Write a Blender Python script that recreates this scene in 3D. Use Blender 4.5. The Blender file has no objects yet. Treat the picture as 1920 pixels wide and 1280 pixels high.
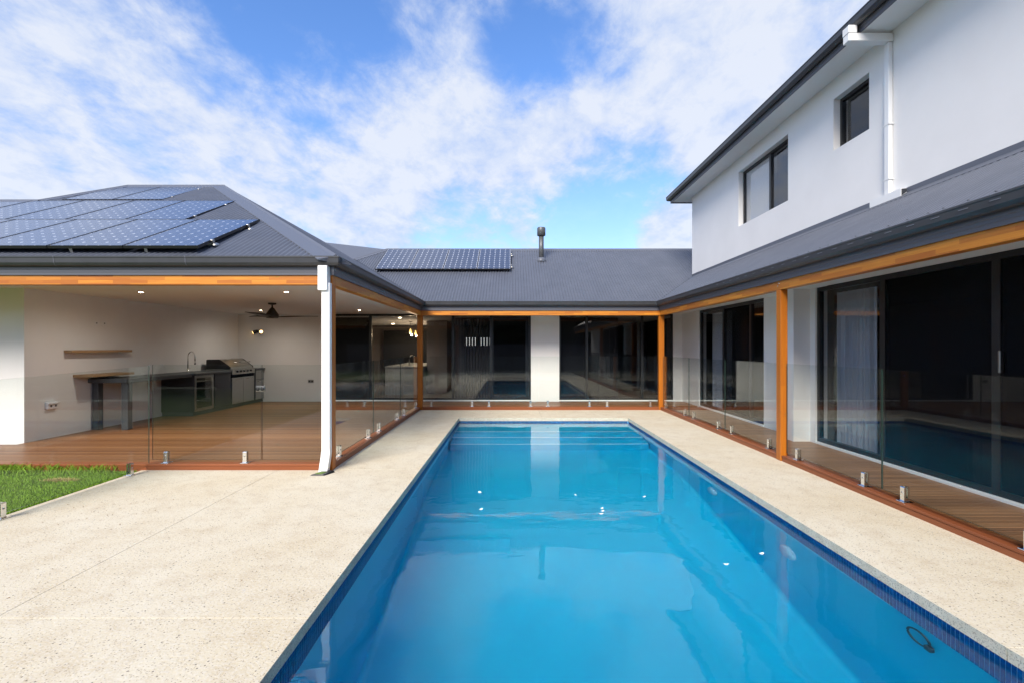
import bpy, bmesh, math, random
from mathutils import Vector, Matrix
R = math.radians
random.seed(7)
S = bpy.context.scene
COL = S.collection

# ------------------------------------------------------------------ camera
CZ = 1.661
cam = bpy.data.objects.new('camera', bpy.data.cameras.new('camera'))
COL.objects.link(cam)
cam.location = (0, 0, CZ)
cam.rotation_euler = (R(90), 0, 0)
cam.data.sensor_width = 36
cam.data.lens = 36 * 900 / 1920
cam.data.shift_y = 11 / 1920
cam.data.clip_start = 0.05
cam.data.clip_end = 3000
S.camera = cam

# ------------------------------------------------------------------ sun, exposure
SUN_EL, SUN_AZ = 38, 201          # azimuth clockwise from +Y: behind the camera and to the left
sd = Vector((math.sin(R(SUN_AZ)) * math.cos(R(SUN_EL)), math.cos(R(SUN_AZ)) * math.cos(R(SUN_EL)), math.sin(R(SUN_EL))))
sun = bpy.data.objects.new('sun', bpy.data.lights.new('sun', 'SUN'))
COL.objects.link(sun)
sun.data.energy = 1.5
sun.data.angle = R(28)
sun.data.color = (1.0, 0.92, 0.80)
sun.rotation_euler = (-sd).to_track_quat('-Z', 'Y').to_euler()
sun.location = (0, -5, 30)
S.view_settings.view_transform = 'Standard'
S.view_settings.look = 'None'
S.view_settings.gamma = 1
S.view_settings.use_curve_mapping = False
S.view_settings.exposure = 1.9
S.cycles.use_denoising = True
S.cycles.max_bounces = 14
S.cycles.transparent_max_bounces = 40
S.cycles.transmission_bounces = 10
S.cycles.glossy_bounces = 6
S.cycles.diffuse_bounces = 8
S.cycles.caustics_refractive = True
S.cycles.caustics_reflective = False
S.cycles.sample_clamp_indirect = 20

# ------------------------------------------------------------------ node helpers
class NT:
    def __init__(s, tree):
        s.t = tree; s.n = tree.nodes; s.l = tree.links
    def node(s, typ, **kw):
        n = s.n.new(typ)
        for k, v in kw.items():
            setattr(n, k, v)
        return n
    def put(s, sock, v):
        if isinstance(v, bpy.types.NodeSocket):
            s.l.new(v, sock)
        elif v is not None:
            if sock.type == 'RGBA' and isinstance(v, (tuple, list)) and len(v) == 3:
                v = (*v, 1)
            sock.default_value = v
    def math(s, op, a, b=None, c=None, clamp=False):
        n = s.node('ShaderNodeMath', operation=op, use_clamp=clamp)
        s.put(n.inputs[0], a)
        if b is not None: s.put(n.inputs[1], b)
        if c is not None: s.put(n.inputs[2], c)
        return n.outputs[0]
    def mix(s, f, a, b, blend='MIX'):
        n = s.node('ShaderNodeMix', data_type='RGBA', blend_type=blend)
        s.put(n.inputs[0], f); s.put(n.inputs[6], a); s.put(n.inputs[7], b)
        return n.outputs[2]
    def ramp(s, f, stops):
        n = s.node('ShaderNodeValToRGB')
        s.put(n.inputs[0], f)
        e = n.color_ramp.elements
        while len(e) < len(stops): e.new(0.5)
        for k, (p, c) in enumerate(stops):
            e[k].position = p
            e[k].color = c if len(c) == 4 else (*c, 1)
        return n.outputs[0]
    def maprange(s, v, a, b, c=0.0, d=1.0, smooth=False):
        n = s.node('ShaderNodeMapRange')
        if smooth: n.interpolation_type = 'SMOOTHSTEP'
        s.put(n.inputs[0], v)
        for k, x in enumerate((a, b, c, d)): s.put(n.inputs[k + 1], x)
        return n.outputs[0]
    def pos(s, scale=(1, 1, 1), obj=False):
        if obj:
            o = s.node('ShaderNodeTexCoord').outputs['Object']
        else:
            o = s.node('ShaderNodeNewGeometry').outputs['Position']
        m = s.node('ShaderNodeMapping')
        s.l.new(o, m.inputs[0])
        m.inputs['Scale'].default_value = scale
        return m.outputs[0]
    def noise(s, vec, scale, detail=4, rough=0.55, dist=0.0, col=False):
        n = s.node('ShaderNodeTexNoise')
        s.put(n.inputs['Vector'], vec)
        n.inputs['Scale'].default_value = scale
        n.inputs['Detail'].default_value = detail
        n.inputs['Roughness'].default_value = rough
        n.inputs['Distortion'].default_value = dist
        return n.outputs['Color' if col else 'Fac']
    def bump(s, h, strength, dist=0.01):
        n = s.node('ShaderNodeBump')
        n.inputs['Strength'].default_value = strength
        n.inputs['Distance'].default_value = dist
        s.put(n.inputs['Height'], h)
        return n.outputs[0]

def newmat(name):
    m = bpy.data.materials.new(name)
    m.use_nodes = True
    m.node_tree.nodes.clear()
    t = NT(m.node_tree)
    out = t.node('ShaderNodeOutputMaterial')
    return m, t, out

def principled(name, color, rough=0.5, metal=0.0, spec=0.5, build=None, coat=0.0, emis=None, es=0.0):
    m, t, out = newmat(name)
    p = t.node('ShaderNodeBsdfPrincipled')
    p.inputs['Roughness'].default_value = rough
    p.inputs['Metallic'].default_value = metal
    p.inputs['Specular IOR Level'].default_value = spec
    if coat:
        p.inputs['Coat Weight'].default_value = coat
        p.inputs['Coat Roughness'].default_value = 0.03
    t.put(p.inputs['Base Color'], color)
    if emis:
        t.put(p.inputs['Emission Color'], emis)
        p.inputs['Emission Strength'].default_value = es
    if build:
        build(t, p)
    t.l.new(p.outputs[0], out.inputs[0])
    return m

# ------------------------------------------------------------------ world: Nishita sky and a layer of procedural cloud
w = bpy.data.worlds.new('World')
S.world = w
w.use_nodes = True
w.node_tree.nodes.clear()
t = NT(w.node_tree)
wo = t.node('ShaderNodeOutputWorld')
bg = t.node('ShaderNodeBackground')
bg.inputs[1].default_value = 0.08
t.l.new(bg.outputs[0], wo.inputs[0])
sky = t.node('ShaderNodeTexSky', sky_type='NISHITA')
sky.sun_disc = False
sky.sun_elevation = R(SUN_EL)
sky.sun_rotation = R(SUN_AZ)
sky.air_density = 1.0
sky.dust_density = 0.6
sky.ozone_density = 2.2
tc = t.node('ShaderNodeTexCoord')
nrm = t.node('ShaderNodeVectorMath', operation='NORMALIZE')
t.l.new(tc.outputs['Generated'], nrm.inputs[0])
D = nrm.outputs[0]
sep = t.node('ShaderNodeSeparateXYZ'); t.l.new(D, sep.inputs[0])
zz = t.math('ADD', t.math('MAXIMUM', sep.outputs[2], 0.0), 0.30)
comb = t.node('ShaderNodeCombineXYZ')
t.l.new(t.math('DIVIDE', sep.outputs[0], zz), comb.inputs[0])
t.l.new(t.math('DIVIDE', sep.outputs[1], zz), comb.inputs[1])
P = comb.outputs[0]
mp = t.node('ShaderNodeMapping')
t.l.new(P, mp.inputs[0])
mp.inputs['Rotation'].default_value = (0, 0, R(-35))
mp.inputs['Scale'].default_value = (1.0, 0.8, 1.0)
mp.inputs['Location'].default_value = (3.1, 1.7, 0.4)
n1 = t.noise(mp.outputs[0], 2.3, 9, 0.58, 0.2)
n2 = t.noise(mp.outputs[0], 9.0, 9, 0.63, 0.2)
def pix(x, y):
    return Vector(((x - 960) / 900, 1, (651 - y) / 900)).normalized()
def blob(px, py, rad, wgt):
    d = pix(px, py)
    v = t.node('ShaderNodeVectorMath', operation='DOT_PRODUCT')
    t.l.new(D, v.inputs[0]); v.inputs[1].default_value = d
    g = t.maprange(v.outputs['Value'], math.cos(R(rad)), 1.0, 0, 1, True)
    return t.math('MULTIPLY', g, wgt)
mask = t.math('ADD', t.math('MULTIPLY', n1, 0.57), t.math('MULTIPLY', n2, 0.43))
for b in [(1230, 200, 17, 0.12), (830, 330, 20, 0.13), (90, 330, 22, 0.22), (190, 70, 24, -0.085), (440, 230, 14, 0.05), (1400, 60, 13, 0.10),
          (1260, 440, 6, 0.30), (620, 80, 13, -0.10), (250, 150, 10, -0.05), (1010, 70, 8, -0.10), (1150, 395, 11, -0.25), (900, 470, 11, -0.16),
          (1130, 290, 8, 0.06), (330, 215, 8, -0.06), (700, 300, 9, 0.05), (1440, 130, 7, -0.04)]:
    mask = t.math('ADD', mask, blob(*b))
cm = t.maprange(mask, 0.36, 0.635, 0, 1, True)
cm = t.math('MULTIPLY', cm, 0.93)
# thin bright veil low down
haze = t.maprange(sep.outputs[2], 0.0, 0.40, 0.42, 0.0)
cm = t.math('MAXIMUM', cm, haze)
dens = t.maprange(t.math('ADD', t.math('MULTIPLY', n2, 0.5), t.math('MULTIPLY', mask, 0.5)), 0.40, 0.63, 0, 1)
ccol = t.mix(dens, (1.68, 2.14, 3.15), (2.8, 2.95, 3.28))
hs = t.node('ShaderNodeHueSaturation')
hs.inputs['Saturation'].default_value = 1.2
hs.inputs['Value'].default_value = 0.9
t.l.new(sky.outputs[0], hs.inputs['Color'])
blue = t.mix(1.0, hs.outputs[0], (1.0, 0.94, 1.06), 'MULTIPLY')
final = t.mix(cm, blue, ccol)
t.l.new(final, bg.inputs[0])

# ------------------------------------------------------------------ materials
M = {}
def m_paving(t, p):
    v = t.pos()
    big = t.noise(v, 0.9, 5, 0.6)
    med = t.noise(v, 4.5, 5, 0.65)
    fine = t.noise(v, 60, 3, 0.7)
    c = t.mix(t.maprange(big, 0.35, 0.68), (0.63, 0.575, 0.44), (0.565, 0.48, 0.32))
    c = t.mix(t.math('MULTIPLY', t.maprange(med, 0.48, 0.70), 0.55), c, (0.43, 0.335, 0.205))
    c = t.mix(t.math('MULTIPLY', t.maprange(fine, 0.42, 0.62), 0.6), c, (0.66, 0.62, 0.545))
    vo = t.node('ShaderNodeTexVoronoi'); t.put(vo.inputs['Vector'], v); vo.inputs['Scale'].default_value = 85
    pick = t.node('ShaderNodeSeparateColor'); t.l.new(vo.outputs['Color'], pick.inputs[0])
    spk = t.math('MULTIPLY', t.math('LESS_THAN', vo.outputs['Distance'], 0.32), t.math('GREATER_THAN', pick.outputs[0], 0.66))
    c = t.mix(t.math('MULTIPLY', spk, 0.75), c, t.mix(pick.outputs[1], (0.20, 0.16, 0.12), (0.42, 0.33, 0.22)))
    vo2 = t.node('ShaderNodeTexVoronoi'); t.put(vo2.inputs['Vector'], v); vo2.inputs['Scale'].default_value = 38
    pk2 = t.node('ShaderNodeSeparateColor'); t.l.new(vo2.outputs['Color'], pk2.inputs[0])
    spk2 = t.math('MULTIPLY', t.math('LESS_THAN', vo2.outputs['Distance'], 0.2), t.math('GREATER_THAN', pk2.outputs[0], 0.80))
    c = t.mix(t.math('MULTIPLY', spk2, 0.85), c, (0.13, 0.11, 0.09))
    t.l.new(c, p.inputs['Base Color'])
    h = t.math('ADD', t.math('MULTIPLY', fine, 0.6), t.math('MULTIPLY', t.noise(v, 22, 3, 0.6), 0.6))
    h = t.math('SUBTRACT', h, t.math('MULTIPLY', spk2, 0.5))
    t.l.new(t.bump(h, 0.7, 0.006), p.inputs['Normal'])
M['paving'] = principled('honed_concrete', (0.6, 0.55, 0.45), 0.75, spec=0.3, build=m_paving)

def m_edge(t, p):
    v = t.pos()
    vo = t.node('ShaderNodeTexVoronoi'); t.put(vo.inputs['Vector'], v); vo.inputs['Scale'].default_value = 170
    pk = t.node('ShaderNodeSeparateColor'); t.l.new(vo.outputs['Color'], pk.inputs[0])
    c = t.mix(t.maprange(t.noise(v, 9, 5, 0.65), 0.35, 0.65), (0.64, 0.61, 0.50), (0.55, 0.52, 0.41))
    c = t.mix(t.math('MULTIPLY', t.math('GREATER_THAN', pk.outputs[0], 0.82), 0.55), c, (0.15, 0.14, 0.12))
    t.l.new(c, p.inputs['Base Color'])
    t.l.new(t.bump(t.noise(v, 40, 4, 0.7), 0.6, 0.006), p.inputs['Normal'])
M['coping_face'] = principled('coping_edge', (0.4, 0.4, 0.36), 0.85, build=m_edge)
M['joint'] = principled('joint_sealant', (0.22, 0.165, 0.105), 0.9)

def m_wall(t, p):
    v = t.pos()
    c = t.mix(t.maprange(t.noise(v, 1.3, 4, 0.6), 0.3, 0.7), (0.80, 0.79, 0.775), (0.76, 0.75, 0.735))
    t.l.new(c, p.inputs['Base Color'])
    t.l.new(t.bump(t.noise(v, 120, 3, 0.7), 0.25, 0.004), p.inputs['Normal'])
M['render'] = principled('white_render', (0.8, 0.8, 0.79), 0.8, spec=0.25, build=m_wall)
M['ceiling'] = principled('ceiling_paint', (0.80, 0.79, 0.77), 0.7, spec=0.2)
M['white'] = principled('white_powdercoat', (0.76, 0.765, 0.76), 0.4)
M['sill'] = principled('sill_white', (0.78, 0.78, 0.77), 0.4)

def m_roof(t, p):
    v = t.pos()
    c = t.mix(t.maprange(t.noise(v, 2.2, 5, 0.6), 0.3, 0.7), (0.082, 0.092, 0.118), (0.100, 0.110, 0.138))
    t.l.new(c, p.inputs['Base Color'])
    t.put(p.inputs['Roughness'], t.maprange(t.noise(v, 6, 4, 0.6), 0.3, 0.7, 0.38, 0.5))
M['roof'] = principled('roof_sheet_grey', (0.08, 0.085, 0.1), 0.45, spec=0.5, build=m_roof)
M['cap'] = principled('roof_cap_grey', (0.105, 0.115, 0.142), 0.42)
def m_gut(t, p):
    v = t.pos()
    c = t.mix(t.maprange(t.noise(v, 5, 4, 0.6), 0.3, 0.7), (0.034, 0.036, 0.040), (0.044, 0.046, 0.051))
    t.l.new(c, p.inputs['Base Color'])
M['gutter'] = principled('gutter_dark', (0.04, 0.042, 0.046), 0.34, build=m_gut)
M['fascia'] = principled('fascia_slate', (0.085, 0.090, 0.108), 0.4)
M['slot'] = principled('slot_highlight', (0.16, 0.17, 0.20), 0.4)  # lighter than the gutter: highlight on the slot lips put into the colour

def wood(name, axis, c1, c2, c3, rough=0.4, lam=True, objrand=False, coat=0.0):
    def b(t, p):
        g = t.node('ShaderNodeNewGeometry').outputs['Position']
        sp = t.node('ShaderNodeSeparateXYZ'); t.l.new(g, sp.inputs[0])
        order = {'X': (0, 1, 2), 'Y': (1, 0, 2), 'Z': (2, 0, 1)}[axis]
        cb = t.node('ShaderNodeCombineXYZ')
        t.l.new(t.math('MULTIPLY', sp.outputs[order[0]], 1.3), cb.inputs[0])
        t.l.new(t.math('MULTIPLY', sp.outputs[order[1]], 26.0), cb.inputs[1])
        t.l.new(t.math('MULTIPLY', sp.outputs[order[2]], 26.0), cb.inputs[2])
        vec = cb.outputs[0]
        if objrand:
            oi = t.node('ShaderNodeObjectInfo')
            add = t.node('ShaderNodeVectorMath', operation='ADD')
            t.l.new(vec, add.inputs[0])
            sc = t.math('MULTIPLY', oi.outputs['Random'], 47.0)
            c3n = t.node('ShaderNodeCombineXYZ'); t.l.new(sc, c3n.inputs[0]); t.l.new(sc, c3n.inputs[1])
            t.l.new(c3n.outputs[0], add.inputs[1]); vec = add.outputs[0]
        grain = t.noise(vec, 1.6, 6, 0.6, 0.6)
        c = t.mix(t.maprange(grain, 0.32, 0.68), c1, c2)
        if lam:
            cb2 = t.node('ShaderNodeCombineXYZ')
            t.l.new(sp.outputs[order[0]], cb2.inputs[0])
            t.l.new(t.math('ADD', sp.outputs[order[2]], t.math('MULTIPLY', sp.outputs[order[1]], 0.37)) if axis == 'Z' else sp.outputs[2], cb2.inputs[1])
            br = t.node('ShaderNodeTexBrick')
            t.l.new(cb2.outputs[0], br.inputs['Vector'])
            br.inputs['Color1'].default_value = (0, 0, 0, 1)
            br.inputs['Color2'].default_value = (1, 1, 1, 1)
            br.inputs['Mortar'].default_value = (0.5, 0.5, 0.5, 1)
            br.inputs['Scale'].default_value = 1.0
            br.inputs['Mortar Size'].default_value = 0.0
            br.inputs['Brick Width'].default_value = 0.47 if axis != 'Z' else 1.1
            br.inputs['Row Height'].default_value = 0.0435
            br.inputs['Bias'].default_value = 0.0
            k = t.node('ShaderNodeSeparateColor'); t.l.new(br.outputs[0], k.inputs[0])
            c = t.mix(t.math('MULTIPLY', k.outputs[0], 0.8 if axis != 'Z' else 0.4), c, c3)
        if objrand:
            c = t.mix(t.math('MULTIPLY', oi.outputs['Random'], 0.9), c, c3)
        t.l.new(c, p.inputs['Base Color'])
        t.l.new(t.bump(grain, 0.12, 0.003), p.inputs['Normal'])
    return principled(name, c1, rough, build=b, coat=coat, spec=0.4)
OR1, OR2, OR3 = (0.66, 0.27, 0.030), (0.52, 0.18, 0.018), (0.32, 0.085, 0.010)
M['beam_x'] = wood('oiled_beam_x', 'X', OR1, OR2, OR3, 0.38)
M['beam_y'] = wood('oiled_beam_y', 'Y', OR1, OR2, OR3, 0.38)
M['post'] = wood('oiled_post', 'Z', (0.50, 0.165, 0.014), (0.38, 0.11, 0.010), (0.30, 0.08, 0.01), 0.38)
M['deck'] = wood('deck_board', 'X', (0.165, 0.064, 0.021), (0.105, 0.038, 0.013), (0.265, 0.122, 0.050), 0.42, lam=False, objrand=True)
M['edge_x'] = wood('edge_board_x', 'X', (0.24, 0.075, 0.026), (0.18, 0.05, 0.018), (0.28, 0.09, 0.035), 0.42, lam=False, objrand=True)
M['edge_y'] = wood('edge_board_y', 'Y', (0.24, 0.075, 0.026), (0.18, 0.05, 0.018), (0.28, 0.09, 0.035), 0.42, lam=False, objrand=True)
M['shelf'] = wood('shelf_oak', 'Y', (0.42, 0.27, 0.14), (0.33, 0.20, 0.10), (0.4, 0.25, 0.12), 0.5, lam=False)
M['joist'] = principled('joist_dark', (0.02, 0.015, 0.012), 0.9)

def m_shell(t, p):
    v = t.pos()
    c = t.mix(t.maprange(t.noise(v, 0.8, 4, 0.6), 0.3, 0.7), (0.001, 0.425, 0.68), (0.001, 0.49, 0.75))
    c = t.mix(t.math('MULTIPLY', t.maprange(t.noise(v, 180, 2, 0.6), 0.45, 0.7), 0.25), c, (0.002, 0.36, 0.62))
    t.l.new(c, p.inputs['Base Color'])
M['shell'] = principled('pool_gelcoat', (0.003, 0.22, 0.52), 0.35, build=m_shell)
M['nosing'] = principled('step_nosing', (0.40, 0.70, 0.85), 0.4)
def m_tile(t, p):
    v = t.pos((1, 1, 1))
    n = t.node('ShaderNodeTexWhiteNoise')
    sn = t.node('ShaderNodeVectorMath', operation='SNAP')
    t.l.new(v, sn.inputs[0]); sn.inputs[1].default_value = (0.06, 0.0305, 0.03)
    t.l.new(sn.outputs[0], n.inputs[0])
    c = t.mix(n.outputs['Value'], (0.001, 0.055, 0.23), (0.001, 0.10, 0.34))
    t.l.new(c, p.inputs['Base Color'])
M['tile'] = principled('glass_mosaic', (0.002, 0.04, 0.3), 0.3, spec=0.2, build=m_tile)
M['grout'] = principled('tile_grout', (0.24, 0.60, 0.88), 0.7)

def glassy(name, tint, f0=0.04, rough=0.0, refl=(1, 1, 1)):
    m, t, out = newmat(name)
    ge = t.node('ShaderNodeNewGeometry')
    dt = t.node('ShaderNodeVectorMath', operation='DOT_PRODUCT')
    t.l.new(ge.outputs['Incoming'], dt.inputs[0]); t.l.new(ge.outputs['Normal'], dt.inputs[1])
    c = t.math('SUBTRACT', 1.0, t.math('ABSOLUTE', dt.outputs['Value']), clamp=True)
    fac = t.math('ADD', f0, t.math('MULTIPLY', t.math('POWER', c, 5.0), 1 - f0), clamp=True)
    tr = t.node('ShaderNodeBsdfTransparent'); tr.inputs[0].default_value = (*tint, 1)
    gl = t.node('ShaderNodeBsdfGlossy'); gl.inputs['Roughness'].default_value = rough
    gl.inputs['Color'].default_value = (*refl, 1)
    mx = t.node('ShaderNodeMixShader')
    t.l.new(fac, mx.inputs[0]); t.l.new(tr.outputs[0], mx.inputs[1]); t.l.new(gl.outputs[0], mx.inputs[2])
    t.l.new(mx.outputs[0], out.inputs[0])
    return m
M['fence_glass'] = glassy('fence_glass', (0.945, 0.968, 0.957), 0.028)
M['glass_edge'] = principled('glass_edge', (0.03, 0.055, 0.048), 0.12, spec=0.6)
M['window_glass'] = glassy('tinted_window_glass', (0.80, 0.81, 0.82), 0.032)
M['clear_glass'] = glassy('clear_glass', (0.9, 0.9, 0.9), 0.05)
M['frame'] = principled('frame_black', (0.012, 0.013, 0.015), 0.35)
M['frame_grey'] = principled('frame_charcoal', (0.035, 0.038, 0.045), 0.4)
M['dark_backing'] = principled('charcoal_backing', (0.012, 0.013, 0.017), 0.8)  # near-black sheets that make panes read dark, shade put into the colour
M['blind_white'] = principled('white_blind', (0.8, 0.82, 0.82), 0.8)
M['blind_slat'] = principled('grey_slat', (0.10, 0.095, 0.10), 0.75)
M['steel'] = principled('polished_steel', (0.80, 0.80, 0.79), 0.18, metal=1.0)
M['steel_brushed'] = principled('brushed_steel', (0.42, 0.42, 0.41), 0.30, metal=1.0)
M['flue'] = principled('flue_metal', (0.10, 0.105, 0.11), 0.4, metal=0.3)
M['black'] = principled('black_plastic', (0.012, 0.012, 0.013), 0.4)
M['bench'] = principled('bench_charcoal', (0.055, 0.062, 0.072), 0.45)
M['bench_dark'] = principled('cabinet_dark', (0.026, 0.028, 0.036), 0.4)
M['fan'] = principled('fan_bronze', (0.018, 0.014, 0.012), 0.4)
M['int_wall'] = principled('interior_wall', (0.33, 0.29, 0.275), 0.8)
M['int_dark'] = principled('interior_dark', (0.045, 0.042, 0.042), 0.7)  # room shells and fridge lining; dimness of unlit rooms put into the colour
M['int_black'] = principled('interior_black', (0.010, 0.010, 0.012), 0.8)  # black cabinets; on room walls the dark of unlit rooms, put into colour
M['int_floor'] = principled('interior_floor', (0.26, 0.23, 0.20), 0.35)
M['int_ceil'] = principled('interior_ceiling', (0.62, 0.60, 0.59), 0.8)
M['island'] = principled('island_white', (0.72, 0.73, 0.74), 0.35)
M['curtain'] = principled('sheer_curtain', (0.72, 0.76, 0.84), 0.9)
M['lamp'] = principled('lamp_warm', (1, 0.8, 0.5), 0.5, emis=(1.0, 0.60, 0.22), es=1.5)
M['lamp_white'] = principled('lamp_soft', (1, 0.9, 0.75), 0.5, emis=(1.0, 0.78, 0.50), es=14)
M['lamp_bulb'] = principled('lamp_bulb', (1, 0.7, 0.3), 0.5, emis=(1.0, 0.55, 0.14), es=1.8)
M['backsheet'] = principled('panel_backsheet', (0.62, 0.66, 0.74), 0.25, coat=1.0)
def m_cell(t, p):
    oi = t.node('ShaderNodeObjectInfo')
    c = t.mix(oi.outputs['Random'], (0.014, 0.016, 0.036), (0.020, 0.024, 0.050))
    t.l.new(c, p.inputs['Base Color'])
    p.inputs['IOR'].default_value = 1.8; p.inputs['Coat IOR'].default_value = 1.6; p.inputs['Coat Roughness'].default_value = 0.22
M['cell'] = principled('silicon_cell', (0.012, 0.018, 0.07), 0.26, spec=0.7, coat=1.0, build=m_cell)
M['panel_frame'] = principled('panel_frame_black', (0.012, 0.012, 0.014), 0.4)
M['petal'] = principled('petal_white', (0.85, 0.84, 0.82), 0.5)
M['green_patch'] = principled('moss_green', (0.10, 0.17, 0.03), 0.8)
M['pool_lamp'] = principled('pool_lamp_lens', (0.22, 0.50, 0.68), 0.3)
def m_grass(t, p):
    v = t.pos()
    c = t.mix(t.maprange(t.noise(v, 3.0, 4, 0.6), 0.3, 0.7), (0.13, 0.26, 0.018), (0.20, 0.36, 0.028))
    c = t.mix(t.math('MULTIPLY', t.maprange(t.noise(v, 60, 2, 0.6), 0.5, 0.7), 0.6), c, (0.28, 0.40, 0.05))
    t.l.new(c, p.inputs['Base Color'])
M['grass'] = principled('grass_blade', (0.1, 0.2, 0.02), 0.6, build=m_grass, spec=0.2)
M['soil'] = principled('lawn_soil', (0.09, 0.17, 0.015), 0.9)
def m_ground(t, p):
    v = t.pos()
    c = t.mix(t.maprange(t.noise(v, 0.3, 6, 0.6), 0.3, 0.7), (0.06, 0.085, 0.03), (0.11, 0.11, 0.06))
    t.l.new(c, p.inputs['Base Color'])
M['ground'] = principled('ground', (0.08, 0.09, 0.04), 0.9, build=m_ground)

# water: real refraction
m, t, out = newmat('pool_water')
p = t.node('ShaderNodeBsdfPrincipled')
p.inputs['Base Color'].default_value = (0.93, 0.985, 1.0, 1)
p.inputs['Roughness'].default_value = 0.0
p.inputs['IOR'].default_value = 1.33
p.inputs['Transmission Weight'].default_value = 1.0
v = t.pos((1.0, 1.5, 1.0))
h = t.math('ADD', t.noise(v, 0.9, 2, 0.5), t.math('MULTIPLY', t.noise(v, 5.0, 2, 0.5), 0.09))
t.l.new(t.bump(h, 0.16, 0.05), p.inputs['Normal'])
t.l.new(p.outputs[0], out.inputs[0])
M['water'] = m

# ------------------------------------------------------------------ mesh helpers
class MB:
    def __init__(s):
        s.v = []; s.f = []; s.m = []; s.sm = []
    def face(s, pts, m=0, smooth=False):
        k = len(s.v)
        s.v += [tuple(q) for q in pts]
        s.f.append(tuple(range(k, k + len(pts)))); s.m.append(m); s.sm.append(smooth)
    def box(s, x0, y0, z0, x1, y1, z1, m=0, bev=0.0):
        if x1 < x0: x0, x1 = x1, x0
        if y1 < y0: y0, y1 = y1, y0
        if z1 < z0: z0, z1 = z1, z0
        if bev > 0:
            bm = bmesh.new()
            bmesh.ops.create_cube(bm, size=1)
            for q in bm.verts:
                q.co = Vector(((x0 + x1) / 2 + q.co.x * (x1 - x0), (y0 + y1) / 2 + q.co.y * (y1 - y0), (z0 + z1) / 2 + q.co.z * (z1 - z0)))
            bmesh.ops.bevel(bm, geom=bm.edges[:], offset=bev, segments=1, affect='EDGES')
            s.bm(bm, m); bm.free()
            return s
        k = len(s.v)
        s.v += [(x0, y0, z0), (x1, y0, z0), (x1, y1, z0), (x0, y1, z0), (x0, y0, z1), (x1, y0, z1), (x1, y1, z1), (x0, y1, z1)]
        for f in ((0, 3, 2, 1), (4, 5, 6, 7), (0, 1, 5, 4), (1, 2, 6, 5), (2, 3, 7, 6), (3, 0, 4, 7)):
            s.f.append(tuple(k + i for i in f)); s.m.append(m); s.sm.append(False)
        return s
    def bm(s, bm, m=0, smooth=False):
        k = len(s.v)
        bm.verts.index_update()
        s.v += [tuple(q.co) for q in bm.verts]
        for f in bm.faces:
            s.f.append(tuple(k + q.index for q in f.verts)); s.m.append(m); s.sm.append(smooth)
    def ring(s, rings, m=0, close=False, cap=True, smooth=True):
        k = len(s.v); n = len(rings[0])
        for r in rings: s.v += [tuple(q) for q in r]
        L = len(rings)
        for i in range(L if close else L - 1):
            a = k + i * n; b = k + ((i + 1) % L) * n
            for j in range(n):
                j2 = (j + 1) % n
                s.f.append((a + j, a + j2, b + j2, b + j)); s.m.append(m); s.sm.append(smooth)
        if cap and not close:
            s.f.append(tuple(k + j for j in reversed(range(n)))); s.m.append(m); s.sm.append(False)
            s.f.append(tuple(k + (L - 1) * n + j for j in range(n))); s.m.append(m); s.sm.append(False)
        return s
    def tube(s, path, r, n=10, m=0, close=False, radii=None):
        path = [Vector(q) for q in path]
        rings = []
        up = Vector((0, 0, 1))
        L = len(path)
        for i, q in enumerate(path):
            if close: d = path[(i + 1) % L] - path[i - 1]
            else: d = path[min(i + 1, L - 1)] - path[max(i - 1, 0)]
            d.normalize()
            a = d.cross(up)
            if a.length < 1e-3: a = d.cross(Vector((0, 1, 0)))
            a.normalize(); b = d.cross(a)
            rr = radii[i] if radii else r
            rings.append([q + a * math.cos(2 * math.pi * j / n) * rr + b * math.sin(2 * math.pi * j / n) * rr for j in range(n)])
        return s.ring(rings, m, close)
    def lathe(s, prof, c, n=24, m=0):
        rings = [[(c[0] + r * math.cos(2 * math.pi * j / n), c[1] + r * math.sin(2 * math.pi * j / n), c[2] + z) for j in range(n)] for r, z in prof]
        return s.ring(rings, m)
    def prism(s, poly, fn, a, b, m=0):
        r0 = [fn(u, v, a) for u, v in poly]; r1 = [fn(u, v, b) for u, v in poly]
        return s.ring([r0, r1], m, smooth=False)
    def mesh(s, name, mats, off=(0, 0, 0)):
        me = bpy.data.meshes.new(name)
        if any(off): vs = [(a - off[0], b - off[1], c - off[2]) for a, b, c in s.v]
        else: vs = s.v
        me.from_pydata(vs, [], s.f)
        for q in (mats if isinstance(mats, (list, tuple)) else [mats]): me.materials.append(q)
        me.polygons.foreach_set('material_index', s.m)
        me.polygons.foreach_set('use_smooth', s.sm)
        bm = bmesh.new(); bm.from_mesh(me)
        bmesh.ops.recalc_face_normals(bm, faces=bm.faces)
        bm.to_mesh(me); bm.free()
        me.update()
        return me
    def build(s, name, mats, parent=None, local=False):
        off = (0, 0, 0)
        if parent is not None and not local:
            off = tuple(ABS.get(parent.name, (0, 0, 0)))
        o = bpy.data.objects.new(name, s.mesh(name, mats, off))
        COL.objects.link(o)
        if parent is not None: o.parent = parent
        ABS[o.name] = off if parent is not None else (0, 0, 0)
        return o
ABS = {}
def tag(o, label=None, cat=None, group=None, kind=None):
    if label: o['label'] = label
    if cat: o['category'] = cat
    if group: o['group'] = group
    if kind: o['kind'] = kind
    return o
def thing(name, loc, label, cat, group=None, rot=(0, 0, 0)):
    o = bpy.data.objects.new(name, None)
    o.empty_display_size = 0.1
    COL.objects.link(o)
    o.location = loc; o.rotation_euler = rot
    ABS[o.name] = tuple(loc)
    return tag(o, label, cat, group)
def copy_tree(o, parent=None):
    c = o.copy(); COL.objects.link(c)
    if parent is not None: c.parent = parent
    for ch in list(o.children): copy_tree(ch, c)
    return c
def bx(name, mat, parent, *d, bev=0.0):
    return MB().box(*d, bev=bev).build(name, mat, parent)

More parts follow.
